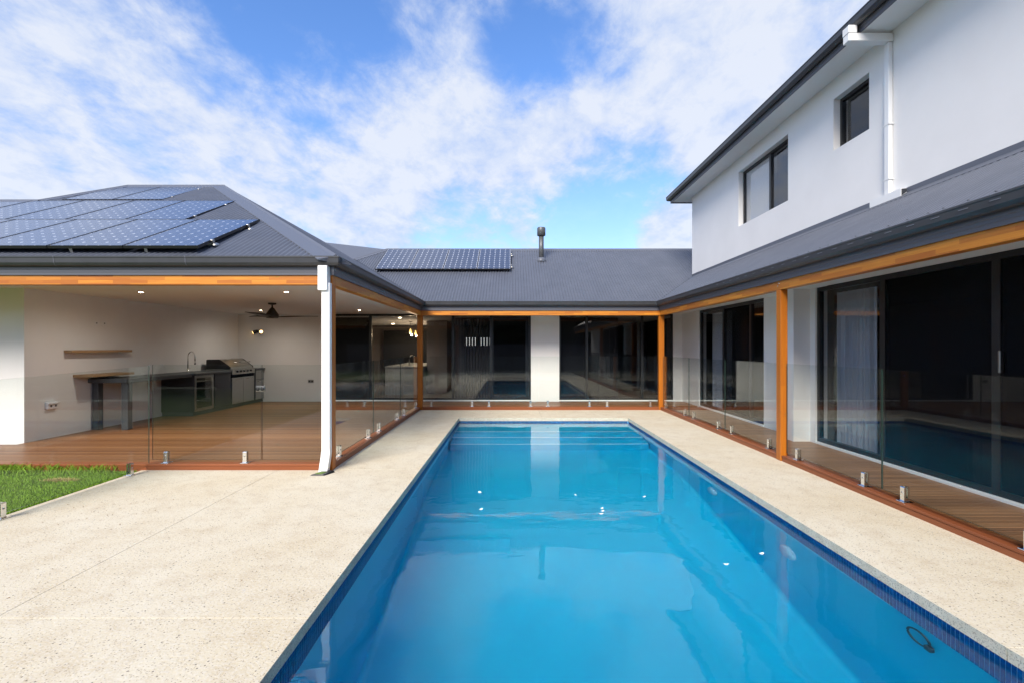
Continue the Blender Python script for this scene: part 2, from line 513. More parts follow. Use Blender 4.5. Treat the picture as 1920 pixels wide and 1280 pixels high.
# key lines of the plan
XL, XR, YF, YB = -2.43, 3.94, 6.50, 12.78      # outer faces of the verandah beams
PX0, PX1, PY0, PY1 = -1.252, 2.744, 1.35, 11.36  # pool opening
ZD = 0.08                                       # deck
ZC = 2.64                                       # verandah ceiling
YW, XW, XA = 14.2, 5.03, -8.1                   # house wall faces
ZWAT = -0.105

# ------------------------------------------------------------------ ground, paving, pool
g = MB(); 
gx = [-400, -16, PX0 - .3, PX1 + .3, 16, 400]; gy = [-400, -8, PY0 - .3, PY1 + .3, 30, 900]
for i in range(5):
    for j in range(5):
        if i == 2 and j == 2: continue
        g.face([(gx[i], gy[j], -0.12), (gx[i + 1], gy[j], -0.12), (gx[i + 1], gy[j + 1], -0.12), (gx[i], gy[j + 1], -0.12)])
tag(g.build('ground', M['ground']), kind='structure')

pav = MB()
for a in ((-5.03, -6, PX0 - .02, YB + .05), (PX1 + .02, -6, XR + .05, YB + .05)):
    pav.box(a[0], a[1], -0.11, a[2], a[3], -0.006)
pav.box(PX0 - .02, PY1 + .02, -0.11, PX1 + .02, YB + .05, -0.006)
pav.box(PX0 - .02, -6, -0.11, PX1 + .02, PY0 - .02, -0.006)
paving = tag(pav.build('paving', M['joint']), kind='structure')
def slab(x0, y0, x1, y1, coping=''):
    b = MB(); j = 0.002
    z0 = -0.075
    bm = bmesh.new(); bmesh.ops.create_cube(bm, size=1)
    X0, X1, Y0, Y1 = x0 + j, x1 - j, y0 + j, y1 - j
    if 'r' in coping: X1 = x1
    if 'l' in coping: X0 = x0
    if 'f' in coping: Y0 = y0
    if 'b' in coping: Y1 = y1
    for q in bm.verts:
        q.co = Vector(((X0 + X1) / 2 + q.co.x * (X1 - X0), (Y0 + Y1) / 2 + q.co.y * (Y1 - Y0), z0 / 2 + q.co.z * -z0))
    bmesh.ops.bevel(bm, geom=[e for e in bm.edges if all(q.co.z > z0 / 2 for q in e.verts)], offset=0.0015, segments=1, affect='EDGES')
    bm.normal_update()
    for f in bm.faces: f.material_index = 0 if f.normal.z > 0.2 else 1
    me = bpy.data.meshes.new('slab'); bm.to_mesh(me); bm.free()
    me.materials.append(M['paving']); me.materials.append(M['coping_face'])
    o = bpy.data.objects.new('slab', me); COL.objects.link(o); o.parent = paving
    return o
for y0, y1 in ((-6, -1.5), (-1.5, 2.95), (2.95, 7.2), (7.2, YB + .02)):
    if y0 < 6:
        slab(-5.03, y0, -3.18, min(y1, YF + .05)); slab(-3.18, y0, PX0, y1 if y1 < 7 else min(y1, 7.2), 'r') if y1 < 7 else None
slab(-3.18, 2.95, PX0, YF + .04, 'r')
slab(XL - .1, YF + .04, PX0, YB + .02, 'r')
slab(PX0, PY1, 0.71, YB + .02, 'f'); slab(0.71, PY1, PX1, YB + .02, 'f')
slab(PX1, -6, XR + .03, 2.66, 'l'); slab(PX1, 2.66, XR + .03, YB + .02, 'l')
slab(PX0, -6, PX1, PY0, 'b')

# pool shell
sx0, sx1, sy0, sy1 = PX0 - .02, PX1 + .02, PY0 - .02, PY1 + .02
ps = MB()
DN, DS, YS = -1.95, -1.35, 8.2      # deep end, shallow end, where the floor starts to fall
def section(y, d, r=.07):
    pr = [(sx0, -.075), (sx0, d + r)]
    pr += [(sx0 + r - r * math.cos(a * math.pi / 16), d + r - r * math.sin(a * math.pi / 16)) for a in range(1, 9)]
    pr += [(sx0 + (sx1 - sx0) * k / 6, d) for k in (1, 2, 3, 4, 5)]
    pr += [(sx1 - r + r * math.sin(a * math.pi / 16), d + r - r * math.cos(a * math.pi / 16)) for a in range(0, 9)]
    pr += [(sx1, -.075)]
    return [(x, y, z) for x, z in pr]
secs = []
for k in range(33):
    y = sy0 + (sy1 - sy0) * k / 32
    q = min(1, max(0, (y - 4.2) / (YS - 4.2))); q = q * q * (3 - 2 * q)
    secs.append(section(y, DN + (DS - DN) * q))
n_ = len(secs[0]); base = len(ps.v)
for r_ in secs: ps.v += r_
for i_ in range(32):
    for j_ in range(n_ - 1):
        a = base + i_ * n_ + j_
        ps.f.append((a, a + 1, a + 1 + n_, a + n_)); ps.m.append(0); ps.sm.append(0 < j_ < n_ - 2)
ps.face(secs[0]); ps.face(secs[-1])
pool = tag(ps.build('swimming_pool', M['shell']), kind='structure')
for yq, d in ((10.36, .25), (9.98, .50), (9.60, .76)):
    b = MB(); z = ZWAT - d
    zb = DS if d > .7 else z - .262
    b.box(sx0 + .015, yq, zb, sx1 - .015, sy1 - .012, z, 0, bev=.012)
    o = b.build('step', [M['shell']], pool)
    MB().box(sx0 + .03, yq + .004, z - .006, sx1 - .03, yq + .05, z + .005).build('nosing', M['nosing'], o)
# mosaic band: ten rows of 30 mm tiles, thousands of pieces, joined
tb = MB()
def tile_run(fn, a0, a1):
    n = int((a1 - a0) / .0305)
    for r in range(10):
        z1 = -.078 - r * .030
        for i in range(n):
            u0 = a0 + i * .0305
            q = [fn(u0 + .0035, z1), fn(u0 + .027, z1), fn(u0 + .027, z1 - .0265), fn(u0 + .0035, z1 - .0265)]
            tb.face([p[0] for p in q])
            for k in range(4):
                a, c = q[k], q[(k + 1) % 4]
                tb.face([a[0], c[0], c[1], a[1]])
tile_run(lambda u, z: ((sx0 + .008, u, z), (sx0 + .003, u, z)), sy0 + .01, sy1 - .01)
tile_run(lambda u, z: ((sx1 - .008, u, z), (sx1 - .003, u, z)), sy0 + .01, sy1 - .01)
tile_run(lambda u, z: ((u, sy1 - .008, z), (u, sy1 - .003, z)), sx0 + .01, sx1 - .01)
tag(tb.build('tile_band', M['tile'], pool), kind='stuff')
gb = MB()
gb.box(sx0, sy0, -.38, sx0 + .004, sy1, -.0752); gb.box(sx1 - .004, sy0, -.38, sx1, sy1, -.0752); gb.box(sx0 + .004, sy1 - .004, -.38, sx1 - .004, sy1, -.0752)
gb.build('grout_bed', M['grout'], pool)
for yq, d in ((4.79, .74), (6.6, .70)):
    b = MB()
    ring = lambda r, x: [(x, yq + r * math.cos(a * math.pi / 12), ZWAT - d + r * math.sin(a * math.pi / 12)) for a in range(24)]
    b.ring([ring(.13, sx1 - .002), ring(.125, sx1 - .025), ring(.095, sx1 - .045), ring(.02, sx1 - .05)])
    b.build('pool_light', M['pool_lamp'], pool)
b = MB()
b.tube([(sx1 - .03, 3.23 + .088 * math.cos(a * math.pi / 16), ZWAT - .42 + .088 * math.sin(a * math.pi / 16)) for a in range(32)], .009, 8, close=True)
M['rubber'] = principled('rubber_hose', (0.02, 0.07, 0.10), 0.6)
fit = b.build('hose_ring', M['rubber'], pool)
MB().box(sx1 - .05, 3.12, ZWAT - .50, sx1 - .012, 3.175, ZWAT - .44, bev=.008).build('ring_clip', M['rubber'], fit)

wt = MB(); wt.face([(sx0 + .0035, sy0 + .001, ZWAT), (sx1 - .0035, sy0 + .001, ZWAT), (sx1 - .0035, sy1 - .0035, ZWAT), (sx0 + .0035, sy1 - .0035, ZWAT)])
wat = tag(wt.build('water', M['water']), kind='structure')

# petals floating on the water
petals = [(900, 923, .034, 'upper of two white petals floating left of the pool centre line'),
          (901, 955, .028, 'lower of two white petals floating left of the pool centre line'),
          (1128, 953, .026, 'farthest of three white petals clustered mid pool'),
          (1129, 958, .024, 'middle one of three white petals clustered mid pool'),
          (1127, 963, .028, 'nearest of three white petals clustered mid pool'),
          (1080, 928, .022, 'tiny lone white petal floating near the middle of the pool'),
          (1207, 931, .024, 'lone white petal floating toward the right wall of the pool far out'),
          (1361, 1058, .024, 'white petal floating in the near right half of the pool, left of a pair'),
          (1427, 1038, .026, 'white petal floating just left of the nearer underwater pool light')]
for x, y, s, lab in petals:
    Y = 900 * (CZ - ZWAT) / (y - 651); X = (x - 960) * Y / 900
    b = MB(); n = 10
    a0 = random.random() * 6
    rim = []
    for k in range(n):
        a = 2 * math.pi * k / n
        u, vv = s * math.cos(a), s * .6 * math.sin(a) * (1 + .25 * math.cos(a))
        rim.append((X + u * math.cos(a0) - vv * math.sin(a0), Y + u * math.sin(a0) + vv * math.cos(a0), ZWAT + .004 + .010 * (u / s) ** 2))
    low = [(X + (p[0] - X) * .55, Y + (p[1] - Y) * .55, ZWAT + .0025) for p in rim]
    b.ring([rim, low], cap=False); b.face(low)
    o = b.build('floating_petal', M['petal'])
    tag(o, lab, 'petal', 'white petals floating on the pool')

# lawn
lw = MB(); lw.box(-16, -6, -.09, -5.035, YF - .02, -.015)
tag(lw.build('lawn', M['soil']), kind='structure')
def grass(n, fx, name):
    vs = []; fs = []
    for i in range(n):
        x, y, h, wd = fx()
        a = random.random() * math.pi * 2
        lx, ly = random.gauss(0, .45) * h, random.gauss(0, .45) * h
        dx, dy = math.cos(a) * wd, math.sin(a) * wd
        k = len(vs)
        vs += [(x - dx, y - dy, -.018), (x + dx, y + dy, -.018), (x + lx * .5 + dx * .6, y + ly * .5 + dy * .6, h * .6), (x + lx, y + ly, h)]
        fs += [(k, k + 1, k + 2), (k, k + 2, k + 3)]
    me = bpy.data.meshes.new(name); me.from_pydata(vs, [], fs); me.materials.append(M['grass'])
    o = bpy.data.objects.new(name, me); COL.objects.link(o)
    return tag(o, kind='stuff')
def g1():
    y = 3.6 + random.random() * 2.85
    return -5.04 - random.random() ** 1.3 * 5.2, y, .008 + random.random() * .018, .0035
grass(60000, g1, 'grass')
def g2():
    x = -5.3 - random.random() * 5
    if random.random() < .75: x = -6.55 - random.random() * 3.5
    return x, YF - .03 - random.random() ** 2 * .22, .04 + random.random() * .075, .004
grass(7000, g2, 'tall_grass')

# ------------------------------------------------------------------ deck
dk = MB()
dk.box(-16, YF + .03, -.06, XL - .02, 14.25, .05)
dk.box(XL - .02, YB + .03, -.06, XW - .01, 14.25, .05)
dk.box(XR + .03, -2, -.06, XW - .01, YB + .03, .05)
deck = tag(dk.build('deck', M['joist']), kind='structure')
bmesh_cache = {}
def board(x0, x1, y0, y1, mat='deck', name='board', z0=.056, z1=ZD):
    key = (round(x1 - x0, 4), round(y1 - y0, 4), round(z1 - z0, 4), mat)
    if key not in bmesh_cache:
        b = MB(); b.box(0, 0, 0, x1 - x0, y1 - y0, z1 - z0, bev=.003)
        bmesh_cache[key] = b.mesh(name, M[mat])
    o = bpy.data.objects.new(name, bmesh_cache[key]); COL.objects.link(o)
    o.location = (x0, y0, z0); o.parent = deck
    return o
y = YF + .155
while y < 7.85:
    board(-12, XL - .15, y, y + .086); y += .092
while y < 14.1:
    if y < YB + .14: board(XA, XL - .15, y, y + .086)
    else: board(XA, XW - .002, y, y + .086)
    y += .092
y = 2.2
while y < YB - .0:
    board(XR + .155, XW - .002, y, y + .086); y += .092
# picture-frame edge boards and the fascia boards below them
ZE = ZD + .003
for a in ((-10.5, -6.4), (-6.4, XL - .122)):
    board(a[0], a[1] - .002, YF + .010, YF + .150, 'edge_x', 'edge_board', .058, ZE)
    board(a[0], a[1] - .002, YF + .016, YF + .036, 'edge_x', 'fascia_board', -.02, .055)
for a in ((YF + .122, 9.6), (9.6, YB + .008)):
    board(XL - .150, XL - .010, a[0], a[1] - .002, 'edge_y', 'edge_board', .058, ZE)
    board(XL - .036, XL - .016, a[0], a[1] - .002, 'edge_y', 'fascia_board', -.02, .055)
for a in ((XL + .042, .8), (.8, XR - .022)):
    board(a[0], a[1] - .002, YB + .010, YB + .135, 'edge_x', 'edge_board', .058, ZE)
    board(a[0], a[1] - .002, YB + .016, YB + .036, 'edge_x', 'fascia_board', -.02, .055)
for a in ((.6, 3.6), (3.6, 7.038), (7.162, 10.2), (10.2, YB + .008)):
    board(XR + .010, XR + .150, a[0], a[1] - .002, 'edge_y', 'edge_board', .058, ZE)
    board(XR + .016, XR + .036, a[0], a[1] - .002, 'edge_y', 'fascia_board', -.02, .055)

# ------------------------------------------------------------------ house
H = thing('house', (0, 0, 0), 'white rendered two storey house with dark grey metal roofs round the pool court', 'house')
def wall(*d): return bx('wall', M['render'], H, *d)
wall(XA - .2, 7.97, 0, XA, YW + .2, ZC + .1)                 # wall behind the outdoor kitchen
wall(-16, 7.97, 0, XA - .2, 8.17, ZC + .1)                   # wall end facing the lawn
wall(XA, YW, 0, -5.62, YW + .2, ZC + .1)                     # back wall of the terrace
wall(.56, YW, 0, 1.40, YW + .2, ZC + .1)
wall(4.77, YW, 0, XW + .2, YW + .2, ZC + .1)
wall(XW, 12.92, 0, XW + .2, YW, ZC + .1)
wall(XW, 7.96, 0, XW + .2, 9.59, ZC + .1)
wall(4.75, 8.10, 0, XW, 8.62, ZC + .02)                      # pier
wall(XW, -2, 0, XW + .2, .9, ZC + .1)
ceil = lambda *d: bx('ceiling', M['ceiling'], H, *d)
ceil(XA, YF + .10, ZC, XL - .10, YW, ZC + .04)
ceil(-16, YF + .10, ZC, XA, 7.97, ZC + .04)
ceil(XL - .10, YB + .10, ZC, XW, YW, ZC + .04)
ceil(XR + .10, -2, ZC, XW, YB + .10, ZC + .04)

# posts and beams
BZ0, BZ1 = 2.505, 2.635
def post(x0, y0, w=.115, d=.12): return bx('post', M['post'], H, x0, y0, 0.001, x0 + w, y0 + d, BZ0, bev=.006)
post(XL - .115, YF); post(XL - .10, YB + .012, .14, .12); post(XR - .02, YB + .012, .14, .12); post(XR, 7.04, .105, .12)
bm_ = lambda mat, *d: bx('beam', M[mat], H, *d, bev=.004)
bm_('beam_x', -16, YF, BZ0, XL, YF + .115, BZ1)
bm_('beam_y', XL - .115, YF + .116, BZ0, XL, YB, BZ1)
bm_('beam_x', XL - .10, YB, BZ0, XR + .10, YB + .115, BZ1)
bm_('beam_y', XR, -1.5, BZ0, XR + .115, YB, BZ1)
for q in ((XR - .002, 7.085, 2.60), (XR - .002, 7.11, 2.565)):
    b = MB(); b.ring([[(q[0] - dx, q[1] + r * math.cos(a * math.pi / 4), q[2] + r * math.sin(a * math.pi / 4)) for a in range(8)] for r, dx in ((.011, 0), (.011, .005), (.004, .008))])
    b.build('bolt', M['steel'], H)

# fascia + gutter swept round the court (mitred), one part per straight run
FASC = [(0.0, 2.632), (.022, 2.632), (.022, 2.668), (.027, 2.672), (.027, 2.705), (.034, 2.71), (.034, 2.80), (0.0, 2.80)]
GUT = [(.036, 2.752), (.070, 2.741), (.098, 2.752), (.118, 2.785), (.122, 2.845), (.128, 2.855), (.128, 2.872), (.118, 2.875), (.114, 2.862), (.112, 2.80), (.09, 2.765), (.036, 2.775)]
def corner_pts(o):
    return [(-16, YF - o), (XL + o, YF - o), (XL + o, YB - o), (XR - o, YB - o), (XR - o, -1.5)]
def sweep(prof, name, mat, i, smooth=False):
    b = MB()
    r0 = [(*corner_pts(o)[i], z) for o, z in prof]; r1 = [(*corner_pts(o)[i + 1], z) for o, z in prof]
    b.ring([r0, r1], smooth=smooth)
    return b.build(name, M[mat], H)
for i in range(4):
    sweep(FASC, 'fascia', 'fascia', i)
    gt = sweep(GUT, 'gutter', 'gutter', i)
    if i == 3:
        yy = 2.4
        while yy < 9:
            b = MB(); b.box(XR - .1275, yy, 2.822, XR - .1205, yy + .085, 2.827)
            b.build('overflow_slot', M['slot'], gt); yy += .27
# joins in the front gutter
for x in (-6.1, -4.35):
    b = MB(); b.prism([(o + .003, z - .001) for o, z in GUT[1:7]] + [(o, z) for o, z in reversed(GUT[1:7])], lambda o, z, a: (a, YF - o, z), x, x + .012)
    b.build('gutter_joint', M['fascia'], H)

# corrugated roofs
PITCH, AMP = .080, .0125
def corr(name, u0, u1, rng, pt, parent=H):
    """pt(u, w, h): point at eave coordinate u, plan distance w up the slope, height h off the sheet; rng(u) -> (w0, w1)"""
    b = MB(); n = int((u1 - u0) / (PITCH / 6)); prev = None
    k = 0
    for i in range(n + 1):
        u = u0 + i * PITCH / 6
        w0, w1 = rng(u)
        if w1 - w0 < .002:
            prev = None; continue
        h = AMP * math.cos(2 * math.pi * u / PITCH)
        q = (pt(u, w0, h), pt(u, w1, h))
        b.v += [tuple(q[0]), tuple(q[1])]
        if prev is not None:
            b.f.append((prev, prev + 1, k + 1, k)); b.m.append(0); b.sm.append(True)
        prev = k; k += 2
    return b.build(name, M['roof'], parent)
Z0 = 2.862
TB, TF, TS = .59, .53, .583     # slopes
def nrm_(t): 
    l = math.hypot(1, t); return -t / l, 1 / l
# back roof: eave y=12.69
nb = nrm_(TB)
ptB = lambda u, w_, h: (u, 12.69 + w_ + nb[0] * h, Z0 + TB * w_ + nb[1] * h)
def rB(u):
    lo = 0.0
    if u > 3.86: lo = u - 3.86
    if u < -2.34: lo = -2.34 - u
    hi = 3.56
    if u < -4.24: hi = 3.56 - (-4.24 - u)
    return lo, hi
roof_b = corr('roof', -5.1, 7.4, rB, ptB)
# right verandah roof: eave x=3.86
ptR = lambda u, w_, h: (3.86 + w_ + nb[0] * h, u, Z0 + TB * w_ + nb[1] * h)
roof_r = corr('roof', -1.5, 14.1, lambda u: (max(0, u - 12.69), 1.43), ptR)
# left terrace roof, front slope: eave y=6.41
nf = nrm_(TF)
ptF = lambda u, w_, h: (u, 6.41 + w_ + nf[0] * h, Z0 + TF * w_ + nf[1] * h)
def rF(u):
    if u > -6.76: hi = (-2.34 - u) * 4.86 / 4.42
    elif u > -9.02: hi = 4.86
    elif u > -9.58: hi = 4.86 - (-9.02 - u) * 1.55 / .56
    else: hi = 3.31
    return 0, hi
roof_f = corr('roof', -16, -2.34, rF, ptF)
ns = nrm_(TS)
ptS = lambda u, w_, h: (-2.34 - w_ - ns[0] * h, u, Z0 + TS * w_ + ns[1] * h)
def rS(u):
    lo = max(0, u - 12.69)
    hi = min((u - 6.41) * 4.42 / 4.86, 4.42)
    return lo, hi
roof_s = corr('roof', 6.41, 16.9, rS, ptS)
# far slopes, out of sight from the pool
b = MB()
b.face([(-4.24, 16.25, Z0 + 2.1), (7.4, 16.25, Z0 + 2.1), (5.5, 20.6, Z0 - .4), (-8, 20.6, Z0 - .4)])
b.face([(-6.76, 11.27, Z0 + 2.57), (-9.02, 11.27, Z0 + 2.57), (-9.02, 16, Z0), (-6.76, 16.9, Z0 + 2.5)])
b.face([(-9.02, 11.27, Z0 + 2.57), (-9.58, 9.72, Z0 + 1.75), (-16, 9.72, Z0 + 1.75), (-16, 14, Z0), (-9.02, 16, Z0)])
b.face([(-4.24, 16.25, Z0 + 2.1), (-5.07, 15.42, Z0 + 1.6), (-6.76, 16.9, Z0 + 2.5), (-6.76, 20.6, Z0)])
b.build('roof', M['cap'], H)
def strip_cap(name, parent, p0, p1, dA, dB, wid, roll=.018, lift=.014):
    """a folded ridge or hip cap: wings going down directions dA and dB from the line p0-p1, with a small roll on top"""
    p0, p1, dA, dB = map(Vector, (p0, p1, dA, dB))
    up = Vector((0, 0, lift))
    def sec(p):
        q = [p + dA.normalized() * wid + up * .75 + Vector((0, 0, -.012)), p + dA.normalized() * wid + up, p + dA.normalized() * .03 + up]
        q += [p + Vector((0, 0, lift + roll))]
        q += [p + dB.normalized() * .03 + up, p + dB.normalized() * wid + up, p + dB.normalized() * wid + up * .75 + Vector((0, 0, -.012))]
        return q
    b = MB(); b.ring([sec(p0), sec(p1)], smooth=False)
    return b.build(name, M['cap'], parent)
hipd = Vector((-4.42, 4.86, 2.575)).normalized()
fa, fb = Vector((0, -1, -TF)), Vector((1, 0, -TS))
def perp(d, axis): 
    d = d - axis * d.dot(axis); return d.normalized()
strip_cap('hip_cap', roof_f, (-2.36, 6.43, Z0 + .012), (-6.76, 11.27, Z0 + 2.576), perp(Vector((-1, -.3, -TF * -.3 * -1)) , hipd) if False else perp(Vector((-1, 0, 0)), hipd), perp(Vector((0, 1, 0)), hipd), .24)
strip_cap('ridge_cap', roof_f, (-6.76, 11.27, Z0 + 2.576), (-9.02, 11.27, Z0 + 2.576), fa, -fa * 1 + Vector((0, 0, -2 * TF)), .17)
strip_cap('hip_cap', roof_f, (-9.02, 11.27, Z0 + 2.576), (-9.58, 9.72, Z0 + 1.755), (1, 0, 0.0), (-1, .2, -.5), .15)
strip_cap('ridge_cap', roof_f, (-9.58, 9.72, Z0 + 1.755), (-16, 9.72, Z0 + 1.755), fa, (0, 1, -TF), .17)
strip_cap('ridge_cap', roof_b, (-4.24, 16.25, Z0 + 2.1), (7.4, 16.25, Z0 + 2.1), (0, -1, -TB), (0, 1, -TB), .15)
strip_cap('hip_cap', roof_b, (-4.24, 16.25, Z0 + 2.1), (-5.07, 15.42, Z0 + 1.61), perp(Vector((1, 0, 0)), Vector((-1, -1, -TB)).normalized()), (-1, .6, -.3), .14)
# valley trays
def valley(p0, p1, side):
    b = MB(); p0, p1 = Vector(p0), Vector(p1)
    s_ = Vector(side) * .035
    b.face([p0 - s_, p0 + s_, p1 + s_, p1 - s_])
    b.face([p0 - s_ + Vector((0, 0, -.02)), p1 - s_ + Vector((0, 0, -.02)), p1 + s_ + Vector((0, 0, -.02)), p0 + s_ + Vector((0, 0, -.02))])
    b.build('valley_tray', M['black'], roof_b)
valley((3.86, 12.69, Z0 + .012), (5.29, 14.12, Z0 + .012 + TB * 1.43), (.7, -.7, 0))
valley((-2.34, 12.69, Z0 + .012), (-5.07, 15.42, Z0 + .012 + TB * 2.73), (-.7, -.7, 0))
# flashing where the upper wall meets the lean-to roof
XU = 5.29
zu = Z0 + TB * (XU - 3.86)
b = MB(); b.prism([(-.13, zu - TB * .13 + .016), (-.012, zu + .020), (-.012, zu + .085), (-.004, zu + .085), (-.004, zu + .010), (-.13, zu - TB * .13 + .010)], lambda o, z, a: (XU + o, a, z), -1.5, 14.1)
b.build('flashing', M['cap'], roof_r)
yy = 3.0
while yy < 13.5:
    for w_ in (.10, ):
        u = round(yy / PITCH) * PITCH
        c = ptR(u, w_, AMP)
        b = MB(); b.lathe([(.010, 0), (.010, .004), (.006, .010), (.0, .011)], c, 8); b.build('roof_screw', M['cap'], roof_r)
    yy += .228

# flue
fx, fy = .94, 15.4
b = MB(); b.lathe([(.080, 4.38), (.080, 5.30)], (fx, fy, 0), 20); fl = b.build('flue', M['flue'], H)
b = MB(); b.lathe([(.105, 5.22), (.135, 5.235), (.135, 5.46), (.125, 5.485), (.04, 5.49)], (fx, fy, 0), 20); b.build('flue_cap', M['flue'], fl)
b = MB(); b.lathe([(.20, 4.36), (.13, 4.50), (.085, 4.53)], (fx, fy, 0), 20); b.build('flue_flashing', M['cap'], fl)

# upper storey
ZS = 6.055
W1 = (9.20, 11.21, 4.47, 5.74); W2 = (7.11, 7.90, 4.89, 5.73)
T2 = .11
def uw(y0, y1, z0, z1): return bx('wall', M['render'], H, XU, y0, z0, XU + .24, y1, z1)
uw(11.21, 14.1, 3.2, ZS + .1)
uw(9.20, 11.21, 3.2, 4.47); uw(9.20, 11.21, 5.74, ZS + .1)
uw(7.90, 9.20, 3.2, ZS + .1)
uw(7.11, 7.90, 3.2, 4.89); uw(7.11, 7.90, 5.73, ZS + .1)
uw(-1.5, 7.11, 3.2, ZS + .1)
bx('wall', M['render'], H, XU + .24, 13.86, 2.7, 12, 14.1, ZS + .1)
bx('soffit', M['ceiling'], H, 4.845, -1.5, ZS, XU + .1, 14.6, ZS + .02)
bx('soffit', M['ceiling'], H, XU + .1, 14.1, ZS, 12, 14.6, ZS + .02)
# upper fascia + gutter
def sw2(prof, name, mat, dz):
    b = MB()
    r0 = [(4.845 - o, 14.6 + o, z + dz) for o, z in prof]; r1 = [(4.845 - o, -1.5, z + dz) for o, z in prof]
    r2 = [(12, 14.6 + o, z + dz) for o, z in prof]
    b.ring([r2, r0, r1], smooth=False)
    return b.build(name, M[mat], H)
UF = [(0.0, -.03), (.020, -.03), (.020, .03), (.028, .035), (.028, .10), (0, .10)]
UG = [(.030, .062), (.066, .050), (.095, .062), (.118, .095), (.122, .160), (.128, .17), (.128, .185), (.118, .188), (.112, .175), (.11, .11), (.08, .085), (.03, .09)]
sw2(UF, 'fascia', 'fascia', ZS); sw2(UG, 'gutter', 'gutter', ZS)
b = MB(); zr = ZS + .18
b.face([(4.80, -1.5, zr), (4.80, 14.65, zr), (9, 11, zr + 2.1), (9, -1.5, zr + 2.1)])
b.face([(4.80, 14.65, zr), (13, 14.65, zr), (9, 11, zr + 2.1)])
b.build('roof', M['cap'], H)

def frame_y(x, y0, y1, z0, z1, mulls, name, fw=.05, dep=.07, mat='frame', glass='window_glass', parent=H):
    """framed glazing in a wall facing -X, outer face of frame at x; mulls: y of mullion centres"""
    b = MB()
    b.box(x, y0, z0, x + dep, y1, z0 + fw); b.box(x, y0, z1 - fw, x + dep, y1, z1)
    ys = [y0] + sorted(mulls) + [y1]
    b.box(x, y0, z0 + fw, x + dep, y0 + fw, z1 - fw); b.box(x, y1 - fw, z0 + fw, x + dep, y1, z1 - fw)
    for q in sorted(mulls): b.box(x, q - fw * .7, z0 + fw, x + dep, q + fw * .7, z1 - fw)
    o = b.build(name, M[mat], parent)
    for i in range(len(ys) - 1):
        a0 = ys[i] + (fw if i == 0 else fw * .7); a1 = ys[i + 1] - (fw if i == len(ys) - 2 else fw * .7)
        bx('pane', M[glass], o, x + dep * .5 - .003, a0 + .001, z0 + fw + .001, x + dep * .5 + .003, a1 - .001, z1 - fw - .001)
    return o
def frame_x(y, x0, x1, z0, z1, mulls, name, fw=.05, dep=.07, mat='frame', glass='window_glass', parent=H, panes=True):
    b = MB()
    b.box(x0, y, z0, x1, y + dep, z0 + fw); b.box(x0, y, z1 - fw, x1, y + dep, z1)
    xs = [x0] + sorted(mulls) + [x1]
    b.box(x0, y, z0 + fw, x0 + fw, y + dep, z1 - fw); b.box(x1 - fw, y, z0 + fw, x1, y + dep, z1 - fw)
    for q in sorted(mulls): b.box(q - fw * .7, y, z0 + fw, q + fw * .7, y + dep, z1 - fw)
    o = b.build(name, M[mat], parent)
    for i in range(len(xs) - 1):
        if not panes: break
        a0 = xs[i] + (fw if i == 0 else fw * .7); a1 = xs[i + 1] - (fw if i == len(xs) - 2 else fw * .7)
        bx('pane', M[glass], o, a0 + .001, y + dep * .5 - .003, z0 + fw + .001, a1 - .001, y + dep * .5 + .003, z1 - fw - .001)
    return o
w1 = frame_y(XU + T2, *W1, [10.05], 'window', .045, glass='clear_glass')
bx('blind', M['blind_white'], w1, XU + T2 + .055, 10.10, 4.50, XU + T2 + .06, 11.19, 5.72)
bx('blind', M['dark_backing'], w1, XU + T2 + .16, 9.22, 4.5, XU + T2 + .166, 10.06, 5.72)  # dark sheet standing for the unlit room behind this pane
w2 = frame_y(XU + T2, *W2, [], 'window', .05)
bx('blind', M['dark_backing'], w2, XU + T2 + .16, 7.13, 4.9, XU + T2 + .166, 7.88, 5.70)  # dark sheet in place of the room's darkness
bx('interior_wall', M['int_dark'], H, XU + 1.4, 5, 3.3, XU + 1.5, 13.8, ZS)

# ground floor glazing
ZD0 = .115
def sill(*d): return bx('door_sill', M['sill'], H, *d, bev=.004)
sill(-5.62, YW - .012, .078, .56, YW + .1, ZD0); sill(1.40, YW - .012, .078, 4.77, YW + .1, ZD0)
sill(XW - .012, 9.59, .078, XW + .1, 12.92, ZD0); sill(XW - .012, .9, .078, XW + .1, 7.96, ZD0)
dC = frame_x(YW + .03, -5.62, .56, ZD0, ZC, [-4.20, -1.75, -.62], 'sliding_door', .055)
bx('blind', M['dark_backing'], dC, -5.55, YW + .16, ZD0, -4.26, YW + .166, 2.55)
# inner sliding leaf with its stiles and mid rail
dl = frame_x(YW - .002 + .105, -.64, .50, ZD0 + .02, ZC - .06, [], 'sliding_door', .10, .045, 'frame_grey', 'window_glass')
bx('mid_rail', M['frame_grey'], dl, -.54, YW + .108, 1.035, .40, YW + .142, 1.075)
dD = frame_x(YW + .03, 1.40, 4.77, ZD0, ZC, [2.22, 3.86], 'sliding_door', .05)
dA = frame_y(XW + .03, 9.59, 12.92, ZD0, ZC, [10.2, 11.5], 'sliding_door', .06)
dB = frame_y(XW + .03, .9, 7.96, ZD0, ZC, [2.1, 3.6, 5.02, 6.56], 'sliding_door', .065)
b = MB(); b.box(XW + .026, 4.93, 1.40, XW - .02, 4.955, 1.63, bev=.006); b.build('handle', M['steel_brushed'], dB)
m, t, out = newmat('fly_screen')
tr = t.node('ShaderNodeBsdfTransparent'); di = t.node('ShaderNodeBsdfDiffuse'); di.inputs[0].default_value = (0.012, 0.013, 0.016, 1)
mx = t.node('ShaderNodeMixShader'); mx.inputs[0].default_value = .55
t.l.new(tr.outputs[0], mx.inputs[1]); t.l.new(di.outputs[0], mx.inputs[2]); t.l.new(mx.outputs[0], out.inputs[0])
M['screen'] = m
